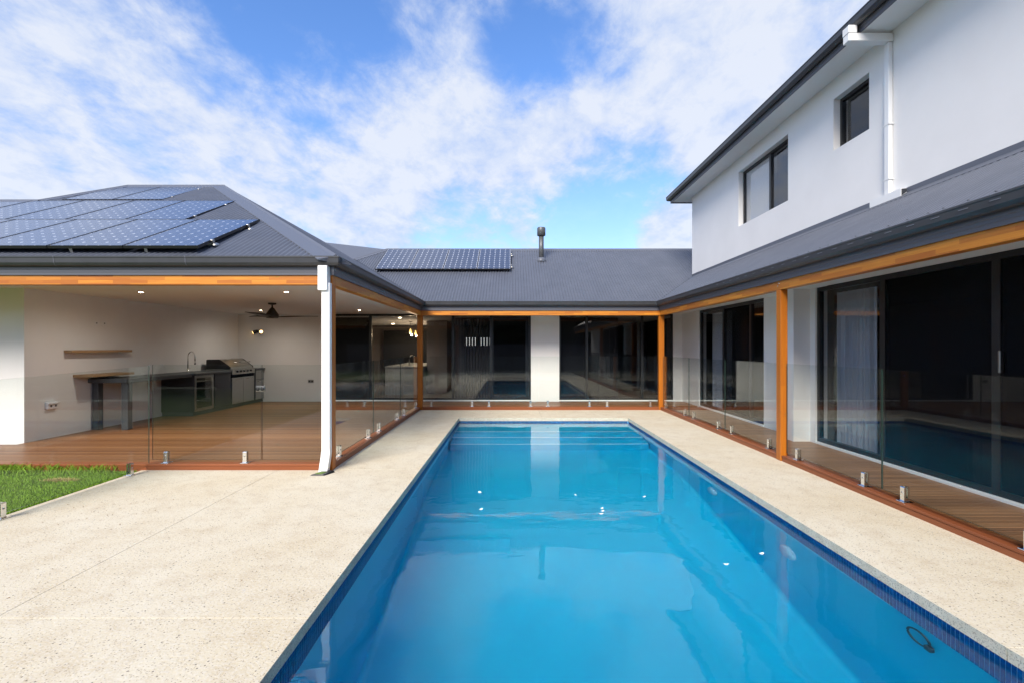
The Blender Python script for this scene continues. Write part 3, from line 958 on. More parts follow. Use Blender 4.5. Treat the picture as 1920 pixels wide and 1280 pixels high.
for a0, a1 in ((5.07, 6.51), (3.65, 4.97), (2.15, 3.55)):
    bx('fly_screen', M['screen'], dB, XW + .034, a0, ZD0 + .07, XW + .036, a1, ZC - .07)
bx('fly_screen', M['screen'], dA, XW + .034, 10.25, ZD0 + .07, XW + .036, 11.45, ZC - .07)
bx('fly_screen', M['screen'], dl, -.54, YW + .106, ZD0 + .12, .40, YW + .1065, ZC - .16)
bx('blind', M['dark_backing'], dD, 1.44, YW + .30, ZD0, 3.2, YW + .306, 2.55)  # dark sheet added so this glazing reads dark
bx('blind', M['dark_backing'], dA, XW + .28, 9.7, ZD0, XW + .286, 11.4, 2.55)  # dark sheet behind the panes, standing for a dark room

# rooms
def room(*d, name='interior_wall', mat='int_wall'): return bx(name, M[mat], H, *d)
room(XA, YW + .2, .02, XW, 20.7, .085, name='interior_floor', mat='int_floor')
room(XA, YW + .2, 2.58, XW, 20.7, 2.70, name='interior_ceiling', mat='int_ceil')
room(XA - .1, YW + .2, .05, XA, 20.7, 2.6)
room(.72, YW + .2, .05, .92, 20.7, 2.6, mat='int_dark')  # partition added to keep the room behind the right far door dark
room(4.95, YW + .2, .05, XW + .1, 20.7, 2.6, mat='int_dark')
# far wall with a window slot
room(XA, 20.5, .05, -2.05, 20.7, 2.6)
room(-2.05, 20.5, .05, -.85, 20.7, 1.70); room(-2.05, 20.5, 2.12, -.85, 20.7, 2.6); room(-.85, 20.5, .05, .72, 20.7, 2.6)
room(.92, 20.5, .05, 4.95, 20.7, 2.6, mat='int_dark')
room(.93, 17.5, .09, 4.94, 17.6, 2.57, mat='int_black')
frame_x(20.53, -2.05, -.85, 1.70, 2.12, [-1.45], 'window', .04, glass='clear_glass')
room(-2.95, 16.6, .09, -2.25, 20.4, 2.57, mat='int_wall')          # wall beside the kitchen
room(-5.35, 20.0, .09, -3.0, 20.45, 2.35, name='kitchen_cabinet', mat='int_black')
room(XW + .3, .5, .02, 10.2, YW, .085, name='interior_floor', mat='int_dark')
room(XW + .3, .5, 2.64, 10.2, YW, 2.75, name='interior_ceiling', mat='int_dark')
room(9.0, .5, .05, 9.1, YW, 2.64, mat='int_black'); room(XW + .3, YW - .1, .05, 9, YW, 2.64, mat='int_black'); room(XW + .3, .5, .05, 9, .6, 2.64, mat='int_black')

# kitchen island and pendants
isl = thing('kitchen_island', (-3.6, 17.7, .085), 'white kitchen island seen through the back sliding doors', 'kitchen island')
bx('panel', M['island'], isl, -4.20, 15.9, .09, -2.98, 15.94, 1.00)
bx('cabinet', M['island'], isl, -4.17, 15.945, .09, -3.0, 19.6, .995)
bx('benchtop', M['island'], isl, -4.22, 15.88, 1.00, -2.95, 19.64, 1.04)
def lamp_light(name, loc, watts, col, kind='POINT', parent=None, angle=130, aim=None, rad=.04):
    l = bpy.data.lights.new(name, kind); l.energy = watts; l.color = col; l.shadow_soft_size = rad
    if kind == 'SPOT': l.spot_size = R(angle); l.spot_blend = 1.0
    o = bpy.data.objects.new(name, l); COL.objects.link(o); o.location = loc
    if aim is not None: o.rotation_euler = Vector(aim).to_track_quat('-Z', 'Y').to_euler()
    if parent is not None:
        o.parent = parent; o.location = Vector(loc) - Vector(ABS[parent.name])
    return o
def tap(loc, label, h=.45):
    o = thing('kitchen_tap', loc, label, 'tap')
    x, y, z = loc
    b = MB(); b.tube([(x, y, z), (x, y, z + h * .72)] + [(x + .085 * (1 - math.cos(a)), y, z + h * .72 + .12 * math.sin(a)) for a in [k * math.pi / 8 for k in range(1, 9)]] + [(x + .172, y, z + h * .50)], .013, 10)
    b.build('spout', M['steel'], o)
    b = MB(); b.lathe([(.03, 0), (.03, .01), (.024, .015), (.024, .09), (.0, .092)], (x, y, z), 14); b.build('base', M['steel'], o)
    b = MB(); b.tube([(x, y + .02, z + .07), (x, y + .08, z + .10)], .007, 8); b.build('lever', M['steel'], o)
    b = MB(); b.tube([(x + .172, y, z + h * .51), (x + .172, y, z + h * .36)], .017, 10); b.build('spray_head', M['steel'], o)
    return o
tap((-3.55, 16.6, 1.04), 'steel tap on the white kitchen island indoors', .32)
def pendant(x, y, label):
    o = thing('pendant_lamp', (x, y, 2.58), label, 'pendant lamp', 'pendant lamps over the kitchen island')
    b = MB(); b.lathe([(.05, 0), (.05, -.02), (.012, -.025)], (x, y, 2.58), 14); b.build('canopy', M['black'], o)
    b = MB(); b.tube([(x, y, 2.56), (x, y, 2.36)], .006, 6); b.build('rod', M['black'], o)
    b = MB()
    b.box(x - .11, y - .11, 2.05, x + .11, y - .105, 2.32); b.box(x - .11, y + .105, 2.05, x + .11, y + .11, 2.32)
    b.box(x - .11, y - .105, 2.05, x - .105, y + .105, 2.32); b.box(x + .105, y - .105, 2.05, x + .11, y + .105, 2.32)
    b.build('lamp_shade', M['clear_glass'], o)
    b = MB(); b.box(x - .115, y - .115, 2.32, x + .115, y + .115, 2.335); b.build('shade_top', M['black'], o)
    b = MB(); b.lathe([(.001, -.12), (.035, -.09), (.045, -.05), (.03, -.01), (.015, .03), (.015, .08)], (x, y, 2.25), 14); b.build('bulb', M['lamp_bulb'], o)
    lamp_light('bulb_light', (x, y, 2.10), 9, (1, .74, .46), parent=o)
pendant(-3.62, 17.1, 'lit glass pendant over the island, the one in full view left of the post')
pendant(-3.82, 19.0, 'lit glass pendant over the island, half hidden against the corner post')
# vertical blinds
vb = thing('vertical_blind', (-1.1, YW + .3, 2.56), 'grey vertical blinds hanging behind the back sliding door', 'blind')
bx('headrail', M['blind_slat'], vb, -1.72, YW + .27, 2.50, -.62, YW + .33, 2.55)
sb = MB(); sb.box(-.040, -.002, -2.36, .040, .002, 0)
me_sl = sb.mesh('slat', M['blind_slat'])
for i in range(13):
    o = bpy.data.objects.new('slat', me_sl); COL.objects.link(o); o.parent = vb
    o.location = (-1.68 + i * .088 + 1.1, 0, -.06); o.rotation_euler = (0, 0, R(38 if i > 2 else 5))
def curtain(name, fn, n, amp, wl, z0, z1, label):
    b = MB(); pr = []
    for k in range(n + 1):
        s_ = k / n
        pr.append((s_, amp * (math.sin(s_ * wl) + .35 * math.sin(s_ * wl * 2.3 + 1))))
    r0 = [fn(s_, d) for s_, d in pr]
    for k in range(n):
        a, c = r0[k], r0[k + 1]
        b.face([(*a, z0), (*c, z0), (*c, z1), (*a, z1)], smooth=True)
    o = b.build(name, M['curtain'])
    return tag(o, label, 'curtain')
curtain('curtain', lambda s_, d: (XW + .32 + d, 7.05 + .85 * s_), 90, .035, 46, .1, 2.55, 'pale sheer curtain gathered at the left end of the wide right hand sliding door')
curtain('curtain', lambda s_, d: (XW + .32 + d, 11.7 + 1.1 * s_), 90, .03, 46, .1, 2.55, 'grey sheer curtain drawn behind the far right sliding door')

# ------------------------------------------------------------------ downpipes
def bxp(name, mat, parent, *d): return bx(name, M[mat], parent, *d, bev=.006)
dpx = MB()
yp = 6.40
dpx.box(-2.545, yp, .27, -2.43, yp + .085, 2.52, bev=.008)
dp = dpx.build('downpipe', M['white'], H)
bxp('rain_head', 'white', dp, -2.580, yp - .035, 2.415, -2.455, yp + .09, 2.745)
b = MB()
b.ring([[(-2.545, yp + .002, .275), (-2.43, yp + .002, .275), (-2.43, yp + .083, .275), (-2.545, yp + .083, .275)],
        [(-2.548, yp - .012, .20), (-2.433, yp - .012, .20), (-2.433, yp + .07, .20), (-2.548, yp + .07, .20)],
        [(-2.565, yp - .045, .012), (-2.450, yp - .045, .012), (-2.450, yp + .04, .012), (-2.565, yp + .04, .012)]], smooth=False)
b.build('shoe', M['white'], dp)
dc = thing('drain_cover', (-2.5, 6.28, 0), 'black rubber drain cover with a green patch at the foot of the white downpipe', 'drain cover')
b = MB(); b.ring([[(-2.62, 6.22, .002), (-2.44, 6.22, .002), (-2.36, 6.40, .002), (-2.50, 6.40, .002)], [(-2.60, 6.23, .016), (-2.45, 6.23, .016), (-2.375, 6.39, .03), (-2.50, 6.39, .03)]], smooth=False)
b.build('cover', M['black'], dc)
b = MB(); b.ring([[(-2.57, 6.25, .018), (-2.48, 6.25, .018), (-2.44, 6.33, .024), (-2.51, 6.33, .024)], [(-2.56, 6.255, .024), (-2.485, 6.255, .024), (-2.445, 6.325, .030), (-2.51, 6.325, .030)]], smooth=False)
b.build('patch', M['green_patch'], dc)

yu = 6.70
dp2 = bxp('downpipe', 'white', H, XU - .065, yu - .042, zu + .08, XU - .006, yu + .042, ZS - .16)
b = MB(); b.box(4.66, yu - .06, ZS - .155, XU - .008, yu + .06, ZS - .045, bev=.006); b.build('offset_pipe', M['white'], dp2)
b = MB(); b.box(4.655, yu - .065, ZS - .044, 4.775, yu + .065, ZS + .062, bev=.006); b.build('rain_head', M['white'], dp2)
for z in (4.75, zu + .28):
    b = MB(); b.box(XU - .069, yu - .056, z, XU - .004, yu + .056, z + .014); b.build('bracket', M['white'], dp2)
b = MB()
b.prism([(-.090, zu - .028), (-.010, zu + .022), (-.010, zu + .085), (-.090, zu + .078)], lambda o, z, a: (XU + o, a, z), 6.42, 6.98)
sp_ = b.build('spreader', M['white'], dp2)
b = MB(); b.prism([(-.082, zu - .016), (-.018, zu + .03), (-.018, zu + .076), (-.082, zu + .070)], lambda o, z, a: (XU + o, a, z), 6.412, 6.419)
b.build('outlet', M['frame_grey'], sp_)

# ------------------------------------------------------------------ glass pool fence: each panel is a thing of its own
SPG = [(-.034, .012), (.034, .012), (.028, .02), (.028, .150), (.022, .158), (.008, .158), (.008, .045), (-.008, .045), (-.008, .158), (-.022, .158), (-.028, .150), (-.028, .02)]
spig_me = {}
def spigot_mesh(ax):
    if ax not in spig_me:
        fn = (lambda d, z, a: (a, d, z)) if ax == 'X' else (lambda d, z, a: (d, a, z))
        b = MB(); b.prism(SPG, fn, -.026, .026)
        pl = MB(); pl.box(-.052, -.052, 0, .052, .052, .0115, bev=.003)
        bo = MB()
        for sgn in (-1, 1):
            ring = lambda r, d: [fn(sgn * d, .10 + r * math.sin(k * math.pi / 5), r * math.cos(k * math.pi / 5)) for k in range(10)]
            bo.ring([ring(.009, .0275), ring(.009, .032), ring(.003, .034)])
        spig_me[ax] = (b.mesh('spigot', M['steel']), pl.mesh('base_plate', M['steel']), bo.mesh('bolt', M['steel_brushed']))
    return spig_me[ax]
def fence(ax, a0, a1, c, spigs, label, zb=ZE, zt=(1.425, 1.425), name='glass_fence'):
    g_ = .006
    mid = (a0 + a1) / 2
    loc = (mid, c, zb) if ax == 'X' else (c, mid, zb)
    o = thing(name, loc, label, 'glass fence' if name == 'glass_fence' else 'gate', 'frameless glass pool fence panels')
    b = MB()
    P_ = lambda a, d, z: (a, c + d, z) if ax == 'X' else (c + d, a, z)
    a0 += .006; a1 -= .006
    z0 = zb + .047
    co = [P_(a0, -g_, z0), P_(a1, -g_, z0), P_(a1, -g_, zt[1]), P_(a0, -g_, zt[0]), P_(a0, g_, z0), P_(a1, g_, z0), P_(a1, g_, zt[1]), P_(a0, g_, zt[0])]
    F = lambda i, m_: b.face([co[k] for k in i], m_)
    F((0, 1, 2, 3), 0); F((4, 5, 6, 7), 0)
    F((0, 1, 5, 4), 1); F((1, 2, 6, 5), 1); F((2, 3, 7, 6), 1); F((3, 0, 4, 7), 1)
    b.build('pane', [M['fence_glass'], M['glass_edge']], o)
    sm, pm, bo = spigot_mesh(ax)
    for s_ in spigs:
        q = bpy.data.objects.new('spigot', sm); COL.objects.link(q); q.parent = o
        q.location = (s_ - mid, 0, 0) if ax == 'X' else (0, s_ - mid, 0)
        for nm, me in (('base_plate', pm), ('bolt', bo)):
            r_ = bpy.data.objects.new(nm, me); COL.objects.link(r_); r_.parent = q
    return o
GF, GL, GB, GR = YF + .078, XL - .08, YB + .078, XR + .08
fence('X', -4.93, -3.43, GF, (-4.73, -3.65), 'glass panel on the front terrace edge, left one with two spigots, beside the lawn')
gt = fence('X', -3.425, -2.56, GF, (), 'hinged glass gate pane next to the white downpipe, with a steel latch', name='glass_gate')
b = MB(); b.box(-3.50, GF - .028, 1.06, -3.37, GF - .008, 1.14, bev=.006); lt = b.build('latch', M['steel_brushed'], gt)
for dx in (-.035, .03):
    b = MB(); b.ring([[(-3.435 + dx + r * math.cos(k * math.pi / 6), GF - .028 - d, 1.10 + r * math.sin(k * math.pi / 6)) for k in range(12)] for r, d in ((.028, 0), (.028, .006), (.015, .008))]); b.build('dial', M['black'], lt)
fence('Y', 4.42, 6.57, -4.965, (4.66, 6.24), 'glass panel standing along the lawn edge of the paving', zb=0.0, zt=(1.345, 1.41))
yl = lambda px: -GL * 900 / (960 - px)
fence('Y', 6.66, yl(700.3), GL, (yl(635.6), yl(690.6)), 'glass panel on the left deck edge nearest the white downpipe')
fence('Y', yl(700.3), yl(750.8), GL, (yl(710.6), yl(745)), 'middle glass panel of the three along the left deck edge')
fence('Y', yl(750.8), 12.74, GL, (yl(757.3), 12.55), 'glass panel on the left deck edge touching the far corner post')
xb = lambda px: (px - 960) * GB / 900
bl = ['glass panel across the far deck edge, leftmost, beside the left corner post', 'glass panel across the far deck edge in front of the vertical blinds', 'glass panel across the far deck edge in front of the white wall', 'glass panel across the far deck edge, rightmost, beside the right corner post']
for k, (a, c, s1, s2) in enumerate(((793.5, 901, 809, 885.3), (901, 1010.5, 917, 994.6), (1010.5, 1121.5, 1027, 1105), (1121.5, 1233.5, 1138, 1219))):
    fence('X', xb(a), xb(c), GB, (xb(s1), xb(s2)), bl[k])
yr = lambda px: GR * 900 / (px - 960)
rl = [('glass panel on the right deck edge touching the far corner post', yr(1291.8), 12.76, (yr(1284.7), 12.55)),
      ('glass panel on the right deck edge, middle one between the two timber posts', yr(1359.5), yr(1291.8), (yr(1348), yr(1301.6))),
      ('glass panel on the right deck edge just beyond the near timber post', 7.19, yr(1359.5), (yr(1443), yr(1373))),
      ('glass panel on the right deck edge just this side of the near timber post', yr(1654), 7.02, (yr(1622), yr(1496.6))),
      ('glass panel on the right deck edge nearest the camera', 3.5, yr(1654), (3.72, yr(1696.6)))]
for lab, a, c, s_ in rl: fence('Y', a, c, GR, s_, lab)

# ------------------------------------------------------------------ solar panels
PW, PL = 1.015, 1.78
cp, cq = .1625, .1735
def cell_poly(cx, cy, w_=.0797, h_=.0852, c=.021):
    return [(cx - w_ + c, cy - h_), (cx + w_ - c, cy - h_), (cx + w_, cy - h_ + c), (cx + w_, cy + h_ - c), (cx + w_ - c, cy + h_), (cx - w_ + c, cy + h_), (cx - w_, cy + h_ - c), (cx - w_, cy - h_ + c)]
fr = MB()
fr.box(-PW / 2, 0, -.036, PW / 2, .014, .003); fr.box(-PW / 2, PL - .014, -.036, PW / 2, PL, .003)
fr.box(-PW / 2, .014, -.036, -PW / 2 + .014, PL - .014, .003); fr.box(PW / 2 - .014, .014, -.036, PW / 2, PL - .014, .003)
fr_me = fr.mesh('frame', M['panel_frame'])
bs = MB(); bs.box(-PW / 2 + .014, .014, -.012, PW / 2 - .014, PL - .014, -.0006); bs_me = bs.mesh('backsheet', M['backsheet'])
ce = MB(); ce.prism(cell_poly(0, 0), lambda u, v_, a: (u, v_, a), -.002, .0); ce_me = ce.mesh('cell', M['cell'])
ca = MB()
for i in range(6):
    for j in range(10):
        ca.prism(cell_poly((i - 2.5) * cp, PL / 2 + (j - 4.5) * cq), lambda u, v_, a: (u, v_, a), -.002, .0)
ca_me = ca.mesh('cells', M['cell'])
rl_ = MB(); rl_.box(-PW / 2 - .01, .33, -.072, PW / 2 + .01, .37, -.038); rl_.box(-PW / 2 - .01, 1.30, -.072, PW / 2 + .01, 1.34, -.038)
def mk(name, me, parent, loc=(0, 0, 0)):
    o = bpy.data.objects.new(name, me); COL.objects.link(o); o.parent = parent; o.location = loc
    return o
rail_me = None
r1 = MB(); r1.box(-PW / 2 - .005, -.02, -.036, PW / 2 + .005, .02, 0); rail_me = r1.mesh('rail', M['steel_brushed'])
f1 = MB(); f1.box(-.02, -.012, -.10, .02, .012, 0); f1.box(-.02, -.07, -.106, .02, .012, -.1005); foot_me = f1.mesh('mounting_foot', M['steel_brushed'])
c1 = MB(); c1.box(-.004, -.025, -.04, .03, .025, .006, bev=.004); c1.lathe([(.055, -.075), (.05, -.06), (.022, -.042)], (.035, 0, 0), 12); clamp_me = c1.mesh('end_clamp', M['steel_brushed'])
SOL = []
def solar(x, y, z, slope, label, group, cells=True, end=False, feet=False):
    o = thing('solar_panel', (x, y, z), label, 'solar panel', group, (math.atan(slope), 0, 0))
    SOL.append(o.name)
    mk('frame', fr_me, o); mk('backsheet', bs_me, o)
    if cells:
        for i in range(6):
            for j in range(10): mk('cell', ce_me, o, ((i - 2.5) * cp, PL / 2 + (j - 4.5) * cq, 0))
    else:
        tag(mk('cells', ca_me, o), kind='stuff')
    mk('rail', rail_me, o, (0, .33, -.037)); mk('rail', rail_me, o, (0, 1.35, -.037))
    if feet: mk('mounting_foot', foot_me, o, (-.25, .06, -.037))
    if end:
        mk('end_clamp', clamp_me, o, (PW / 2 + .001, .33, 0)); mk('end_clamp', clamp_me, o, (PW / 2 + .001, 1.35, 0))
ordn = ['rightmost', 'second from the right', 'third from the right', 'fourth from the right', 'fifth from the right']
for row, (x0, y0, gap, sl, n, nm) in enumerate(((-4.25, 6.49, .125, .49, 5, 'lowest row'), (-5.58, 8.14, .035, .515, 5, 'middle row'), (-7.12, 9.78, .020, .52, 2, 'top row'))):
    for k in range(n):
        solar(x0 - PW / 2 - k * 1.027, y0, Z0 + TF * (y0 - 6.41) + gap, sl,
              'solar panel, %s in the %s on the left terrace roof' % (ordn[k], nm), 'solar panels on the left terrace roof', cells=True, end=(k == 0), feet=(row == 0))
        if row == 2: bpy.context.scene.objects[SOL[-1]].scale = (1, .93, 1)
bn = ['leftmost of four solar panels on the far roof', 'second from the left of four solar panels on the far roof', 'third from the left of four solar panels on the far roof', 'rightmost of four solar panels on the far roof, nearest the flue']
for k in range(4):
    solar(-4.12 + PW / 2 + k * 1.022, 14.42, 4.01, TB, bn[k], 'solar panels on the far roof', cells=False, end=(k == 3))

# ------------------------------------------------------------------ terrace fittings
fan = thing('ceiling_fan', (-5.33, 10.67, ZC), 'dark three bladed ceiling fan under the left terrace ceiling', 'ceiling fan')
fxx, fyy = -5.33, 10.67
b = MB(); b.lathe([(.085, 0), (.085, -.03), (.03, -.045)], (fxx, fyy, ZC), 20); b.build('canopy', M['fan'], fan)
b = MB(); b.lathe([(.018, -.04), (.018, -.10), (.045, -.12), (.13, -.25), (.14, -.30), (.12, -.335), (.0, -.34)], (fxx, fyy, ZC), 24); b.build('motor', M['fan'], fan)
for ang in (25, 145, 265):
    b = MB(); a = R(ang); rings = []
    for k in range(9):
        s_ = k / 8; r_ = .10 + .85 * s_
        wdt = .045 + .055 * math.sin(math.pi * min(1, s_ * 1.15) ** .8) if k < 8 else .03
        tw = R(14 - 8 * s_)
        zc = -.305 + .035 * math.sin(s_ * math.pi * .5)
        sec = []
        for u, hh in ((-1, 0), (0, .007), (1, 0), (0, -.007)):
            lx, ly, lz = r_, u * wdt + .03 * math.sin(s_ * 2.5), zc + u * wdt * math.tan(tw) + hh
            sec.append((fxx + lx * math.cos(a) - ly * math.sin(a), fyy + lx * math.sin(a) + ly * math.cos(a), ZC + lz))
        rings.append(sec)
    b.ring(rings); b.build('blade', M['fan'], fan)
for x, y, lab in ((-6.61, 8.55, 'lit downlight in the terrace ceiling, near left one'), (-4.0, 8.51, 'lit downlight in the terrace ceiling, near right one in front of the fan'),
                  (-6.68, 12.77, 'lit downlight in the terrace ceiling, far left one behind the fan blade'), (-4.04, 12.7, 'lit downlight in the terrace ceiling, far right one beyond the corner post')):
    o = thing('downlight', (x, y, ZC), lab, 'downlight', 'downlights in the terrace ceiling')
    b = MB(); b.lathe([(.038, -.001), (.040, -.006), (.055, -.006), (.058, -.001)], (x, y, ZC), 20); b.build('trim', M['white'], o)
    b = MB(); b.lathe([(.037, -.0005), (.037, -.004), (.0, -.0045)], (x, y, ZC), 20); b.build('lens', M['lamp_white'], o)
    lamp_light('downlight_beam', (x, y, ZC - .012), 26, (1, .91, .80), 'SPOT', o, 174)
o = thing('downlight', (-4.66, 18.8, 2.58), 'small downlight in the kitchen ceiling indoors left of the pendants', 'downlight')
b = MB(); b.lathe([(.05, -.001), (.05, -.006), (.0, -.0065)], (-4.66, 18.8, 2.58), 16); b.build('lens', M['lamp_white'], o)
lamp_light('downlight_beam', (-4.66, 18.8, 2.565), 30, (1, .84, .64), 'SPOT', o, 150)
o = thing('downlight', (-3.5, 15.0, 2.58), 'added downlight hidden just inside the far doors, lighting the kitchen island front', 'downlight')  # extra lamp, added out of sight to brighten the island front
b = MB(); b.lathe([(.05, -.001), (.05, -.006), (.0, -.0065)], (-3.5, 15.0, 2.58), 16); b.build('lens', M['lamp_white'], o)
lamp_light('downlight_beam', (-3.5, 15.0, 2.565), 30, (1, .86, .70), 'SPOT', o, 150)
sp = thing('wall_spotlight', (-7.43, YW, 2.12), 'twin head black spotlight on the terrace back wall, one lamp glowing', 'spotlight')
b = MB(); b.ring([[(-7.43 + .05 * math.cos(k * math.pi / 8), YW - d, 2.12 + .05 * math.sin(k * math.pi / 8)) for k in range(16)] for d in (0.001, .03)]); b.build('base', M['black'], sp)
for c, d in (((-7.36, YW - .10, 2.12), Vector((.35, -.9, -.1))), ((-7.54, YW - .10, 2.11), Vector((-.8, -.4, -.35)))):
    d.normalize(); c = Vector(c)
    b = MB(); b.tube([c - d * .08, c - d * .07, c + d * .06, c + d * .065], .05, 14, radii=[.03, .045, .055, .055]); hd = b.build('lamp_head', M['black'], sp)
    b = MB(); b.tube([c + d * .0655, c + d * .073], .045, 14); b.build('lens', M['lamp'], hd)
    b = MB(); b.tube([Vector((-7.43, YW - .03, 2.12)), c - d * .06], .012, 8); b.build('arm', M['black'], hd)

tag(bx('wall_shelf', M['shelf'], None, XA + .001, 8.67, 1.565, XA + .15, 10.05, 1.61, bev=.003), 'floating timber shelf high on the terrace wall', 'shelf')
tag(bx('timber_ledge', M['shelf'], None, XA + .001, 8.85, 1.115, XA + .37, 9.83, 1.16, bev=.003), 'thick timber ledge on the wall just above the dark bar table', 'ledge')

bt = thing('bar_table', (-7.7, 10.1, ZD), 'dark grey bar table end with two square legs against the terrace wall', 'table')
bxp('tabletop', 'bench', bt, XA + .002, 9.16, .985, -7.36, 11.06, 1.065)
bxp('leg', 'bench', bt, -8.07, 9.22, ZD + .001, -7.95, 9.34, .984); bxp('leg', 'bench', bt, -7.51, 9.22, ZD + .001, -7.38, 9.34, .984)

kb = thing('outdoor_kitchen', (-7.7, 12.6, ZD), 'dark grey outdoor kitchen bench along the terrace wall', 'kitchen bench')
bxp('countertop', 'bench', kb, XA + .002, 11.062, 1.02, -7.29, 12.50, 1.065)
bxp('countertop', 'bench', kb, XA + .002, 13.66, 1.02, -7.29, 14.19, 1.065)
bx('carcass', M['bench_dark'], kb, XA + .002, 11.08, .17, -7.34, 11.82 - .72, 1.019)
bx('carcass', M['bench_dark'], kb, XA + .002, 11.80, .17, -7.34, 14.19, .80)
bx('kickboard', M['bench'], kb, XA + .01, 11.10, ZD + .001, -7.37, 14.18, .169)
bx('carcass', M['bench_dark'], kb, XA + .002, 11.80, .801, -7.34, 12.52, 1.019)
bx('carcass', M['bench_dark'], kb, XA + .002, 13.64, .801, -7.34, 14.19, 1.019)
bxp('door', 'bench_dark', kb, -7.339, 11.83, .18, -7.32, 12.50, 1.01)
for z0, z1 in ((.18, .74), (.75, 1.01)):
    d_ = bxp('drawer', 'steel_brushed', kb, -7.339, 13.72, z0, -7.32, 14.14, z1)
    b = MB(); b.tube([(-7.30, 13.8, z1 - .05), (-7.30, 14.06, z1 - .05)], .008, 8); b.build('handle', M['steel'], d_)

fg = thing('bar_fridge', (-7.6, 11.45, ZD), 'small glass door bar fridge built into the outdoor kitchen bench', 'fridge')
b = MB()
b.box(XA + .01, 11.11, .175, -7.36, 11.79, .19); b.box(XA + .01, 11.11, .99, -7.36, 11.79, 1.01); b.box(XA + .01, 11.11, .19, -7.36, 11.125, .99); b.box(XA + .01, 11.775, .19, -7.36, 11.79, .99); b.box(XA + .01, 11.125, .19, XA + .03, 11.775, .99)
b.build('cabinet', M['int_dark'], fg)
for z in (.42, .66, .85):
    bx('shelf', M['steel_brushed'], fg, XA + .04, 11.13, z, -7.40, 11.77, z + .01)
fd = frame_y(-7.365, 11.10, 11.80, .18, 1.01, [], 'door', .06, .03, 'steel_brushed', 'window_glass', fg)
b = MB(); b.tube([(-7.385, 11.16, .35), (-7.385, 11.16, .86)], .010, 8); b.build('handle', M['steel'], fd)
bx('light_strip', M['lamp_white'], fg, -7.42, 11.3, .965, -7.40, 11.6, .975)

bq = thing('barbecue', (-7.6, 13.1, ZD), 'stainless steel hooded gas barbecue built into the outdoor kitchen bench', 'barbecue')
b = MB()
prof = [(-7.99, 1.10), (-7.99, 1.325), (-7.97, 1.345), (-7.66, 1.345), (-7.62, 1.33), (-7.37, 1.15), (-7.36, 1.10)]
b.prism([(x, z) for x, z in prof], lambda u, z, a: (u, a, z), 12.57, 13.60); b.build('hood', M['steel_brushed'], bq)
for a0, a1 in ((12.535, 12.569), (13.601, 13.635)):
    b = MB(); b.prism([(x + .004, z + .004) for x, z in prof], lambda u, z, a: (u, a, z), a0, a1); b.build('hood_end', M['black'], bq)
b = MB(); b.tube([(-7.365, 12.72, 1.27), (-7.335, 12.72, 1.27), (-7.335, 13.45, 1.27), (-7.365, 13.45, 1.27)], .012, 8); b.build('handle', M['steel'], bq)
bxp('control_panel', 'steel_brushed', bq, -8.0, 12.54, .95, -7.30, 13.63, 1.098)
for k in range(5):
    yk = 12.75 + k * .165
    b = MB(); b.ring([[(-7.299 + d, yk + r * math.cos(j * math.pi / 7), 1.03 + r * math.sin(j * math.pi / 7)) for j in range(14)] for r, d in ((.030, 0), (.026, .025), (.02, .03))]); b.build('knob', M['black'], bq)
for y0, y1 in ((12.56, 13.07), (13.08, 13.62)):
    d_ = bxp('door', 'steel_brushed', bq, -7.338, y0, .18, -7.318, y1, .87)
    b = MB(); b.tube([(-7.30, y0 + .10, .82), (-7.30, y1 - .10, .82)], .008, 8); b.build('handle', M['steel'], d_)
tap((-7.80, 11.55, 1.066), 'tall gooseneck steel tap on the outdoor kitchen bench', .52)

def outlet(loc, ax, label, big=False):
    o = thing('power_outlet', loc, label, 'power outlet')
    x, y, z = loc
    if ax == 'X':
        if big:
            bx('housing', M['white'], o, x + .001, y - .10, z - .055, x + .055, y + .10, z + .045, bev=.01)
            b = MB(); b.prism([(.002, .046), (.075, .035), (.078, .055), (.002, .075)], lambda u, zz_, a: (x + u, a, z + zz_), y - .10, y + .10); b.build('hood', M['white'], o)
            for dy in (-.04, .045): bx('switch', M['bench'], o, x + .056, y + dy - .012, z - .01, x + .062, y + dy + .012, z + .02)
        else:
            bx('plate', M['white'], o, x + .001, y - .06, z - .037, x + .010, y + .06, z + .037, bev=.003)
            bx('socket', M['bench'], o, x + .0105, y - .012, z - .012, x + .012, y + .012, z + .012)
    else:
        bx('plate', M['steel_brushed'], o, x - .085, y - .010, z - .045, x + .085, y - .001, z + .045, bev=.003)
        for dx in (-.04, .04): bx('socket', M['black'], o, x + dx - .02, y - .012, z - .02, x + dx + .02, y - .0105, z + .02)
outlet((XA, 9.35, 2.13), 'X', 'white wall plate with a dark socket high above the timber shelf')
outlet((XA, 9.53, 2.13), 'X', 'blank looking white wall plate high above the shelf, farther of two')
outlet((XA, 8.42, .64), 'X', 'white hooded weatherproof outlet low on the terrace wall', True)
outlet((-5.95, YW, .667), 'Y', 'grey double outlet low on the terrace back wall beside the downpipe')

# ------------------------------------------------------------------ behind the camera: unseen fence and hedge, added to darken what the glazing mirrors
bf = thing('backdrop_fence', (0, -6.4, 0), 'dark grey steel fence added behind the camera to darken the far door reflections', 'fence')
sh = MB(); n = 0
sh.prism([(0, 0)] + [(0.06 + k * .12, (.02 if k % 2 else 0)) for k in range(19)] + [(2.34, 0), (2.34, -.004), (0, -.004)], lambda u, d, a: (u, d, a), 0, 1.9)
sh_me = sh.mesh('sheet', M['fascia'])
po = MB(); po.box(-.03, -.03, 0, .03, .03, 1.95); po_me = po.mesh('post', M['gutter'])
for k in range(-5, 6):
    mk('sheet', sh_me, bf, (k * 2.4 + .03, 0, 0)); mk('post', po_me, bf, (k * 2.4, 0, 0))

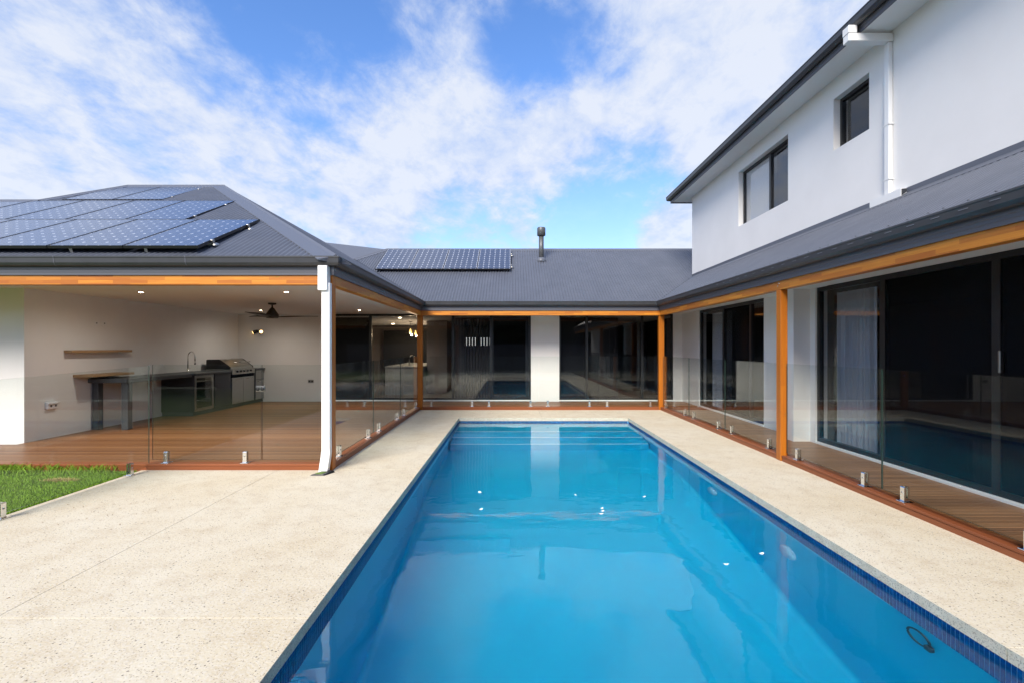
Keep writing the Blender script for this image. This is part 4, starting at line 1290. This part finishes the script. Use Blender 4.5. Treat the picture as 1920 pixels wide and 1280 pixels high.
hg = thing('backdrop', (0, -7.2, 0), 'tall dark green hedge added behind the camera, keeping sky out of the door reflections', 'backdrop')  # unseen, added so the glazing mirrors dark foliage instead of bright sky
b = MB(); b.box(-15, -7.7, 0, 15, -7.1, 4.1); b.build('branch_core', M['joist'], hg)
M['leaf'] = principled('hedge_leaf', (0.035, 0.06, 0.018), 0.6)
vs, fs = [], []
for i in range(16000):
    c = Vector((random.uniform(-15, 15), -7.1 + random.random() * .35, random.uniform(.3, 4.2 + .35 * random.random())))
    if c.z > 4: c.y = random.uniform(-7.7, -6.9)
    a = Vector((random.gauss(0, 1), random.gauss(0, 1), random.gauss(0, 1))).normalized(); q = a.cross(Vector((0.3, 0.2, 1))).normalized()
    k = len(vs); vs += [tuple(c - a * .09), tuple(c + q * .045), tuple(c + a * .09), tuple(c - q * .045)]; fs.append((k, k + 1, k + 2, k + 3))
me = bpy.data.meshes.new('foliage'); me.from_pydata([(x, y + 7.2, z) for x, y, z in vs], [], fs); me.materials.append(M['leaf'])
tag(mk('foliage', me, hg), kind='stuff')

# crumbs of soil and bark scattered on the paving near the lawn
b = MB(); rnd = random.Random(3)
for i in range(75):
    if i < 45: x, y = rnd.gauss(-4.15, .28), rnd.gauss(4.95, .22)
    else: x, y = rnd.uniform(-4.9, -1.4), rnd.uniform(2.8, 6.3)
    r_ = rnd.uniform(.003, .0075)
    a0 = rnd.random() * 6
    ring = [(x + r_ * math.cos(a0 + k * 1.257) * rnd.uniform(.7, 1.5), y + r_ * math.sin(a0 + k * 1.257) * rnd.uniform(.6, 1.1), .0005) for k in range(5)]
    b.ring([ring, [(x + (p[0] - x) * .5, y + (p[1] - y) * .5, r_ * .6) for p in ring]], smooth=False)
tag(b.build('soil_crumbs', principled('soil_crumb', (0.24, 0.17, 0.10), 0.9)), kind='stuff')
# a dry straw patch in the lawn
vs, fs = [], []
for i in range(700):
    x, y = rnd.gauss(-5.62, .10), rnd.gauss(5.98, .028); h = rnd.uniform(.02, .045); a = rnd.random() * 6.28
    k = len(vs); dx, dy = math.cos(a), math.sin(a)
    vs += [(x - dy * .003, y + dx * .003, 0.0), (x + dy * .003, y - dx * .003, 0.0), (x + dx * .03, y + dy * .03, h)]; fs.append((k, k + 1, k + 2))
me = bpy.data.meshes.new('dry_grass'); me.from_pydata(vs, [], fs); me.materials.append(principled('dry_blade', (0.42, 0.34, 0.12), 0.8))
o = bpy.data.objects.new('dry_grass', me); COL.objects.link(o); tag(o, kind='stuff')
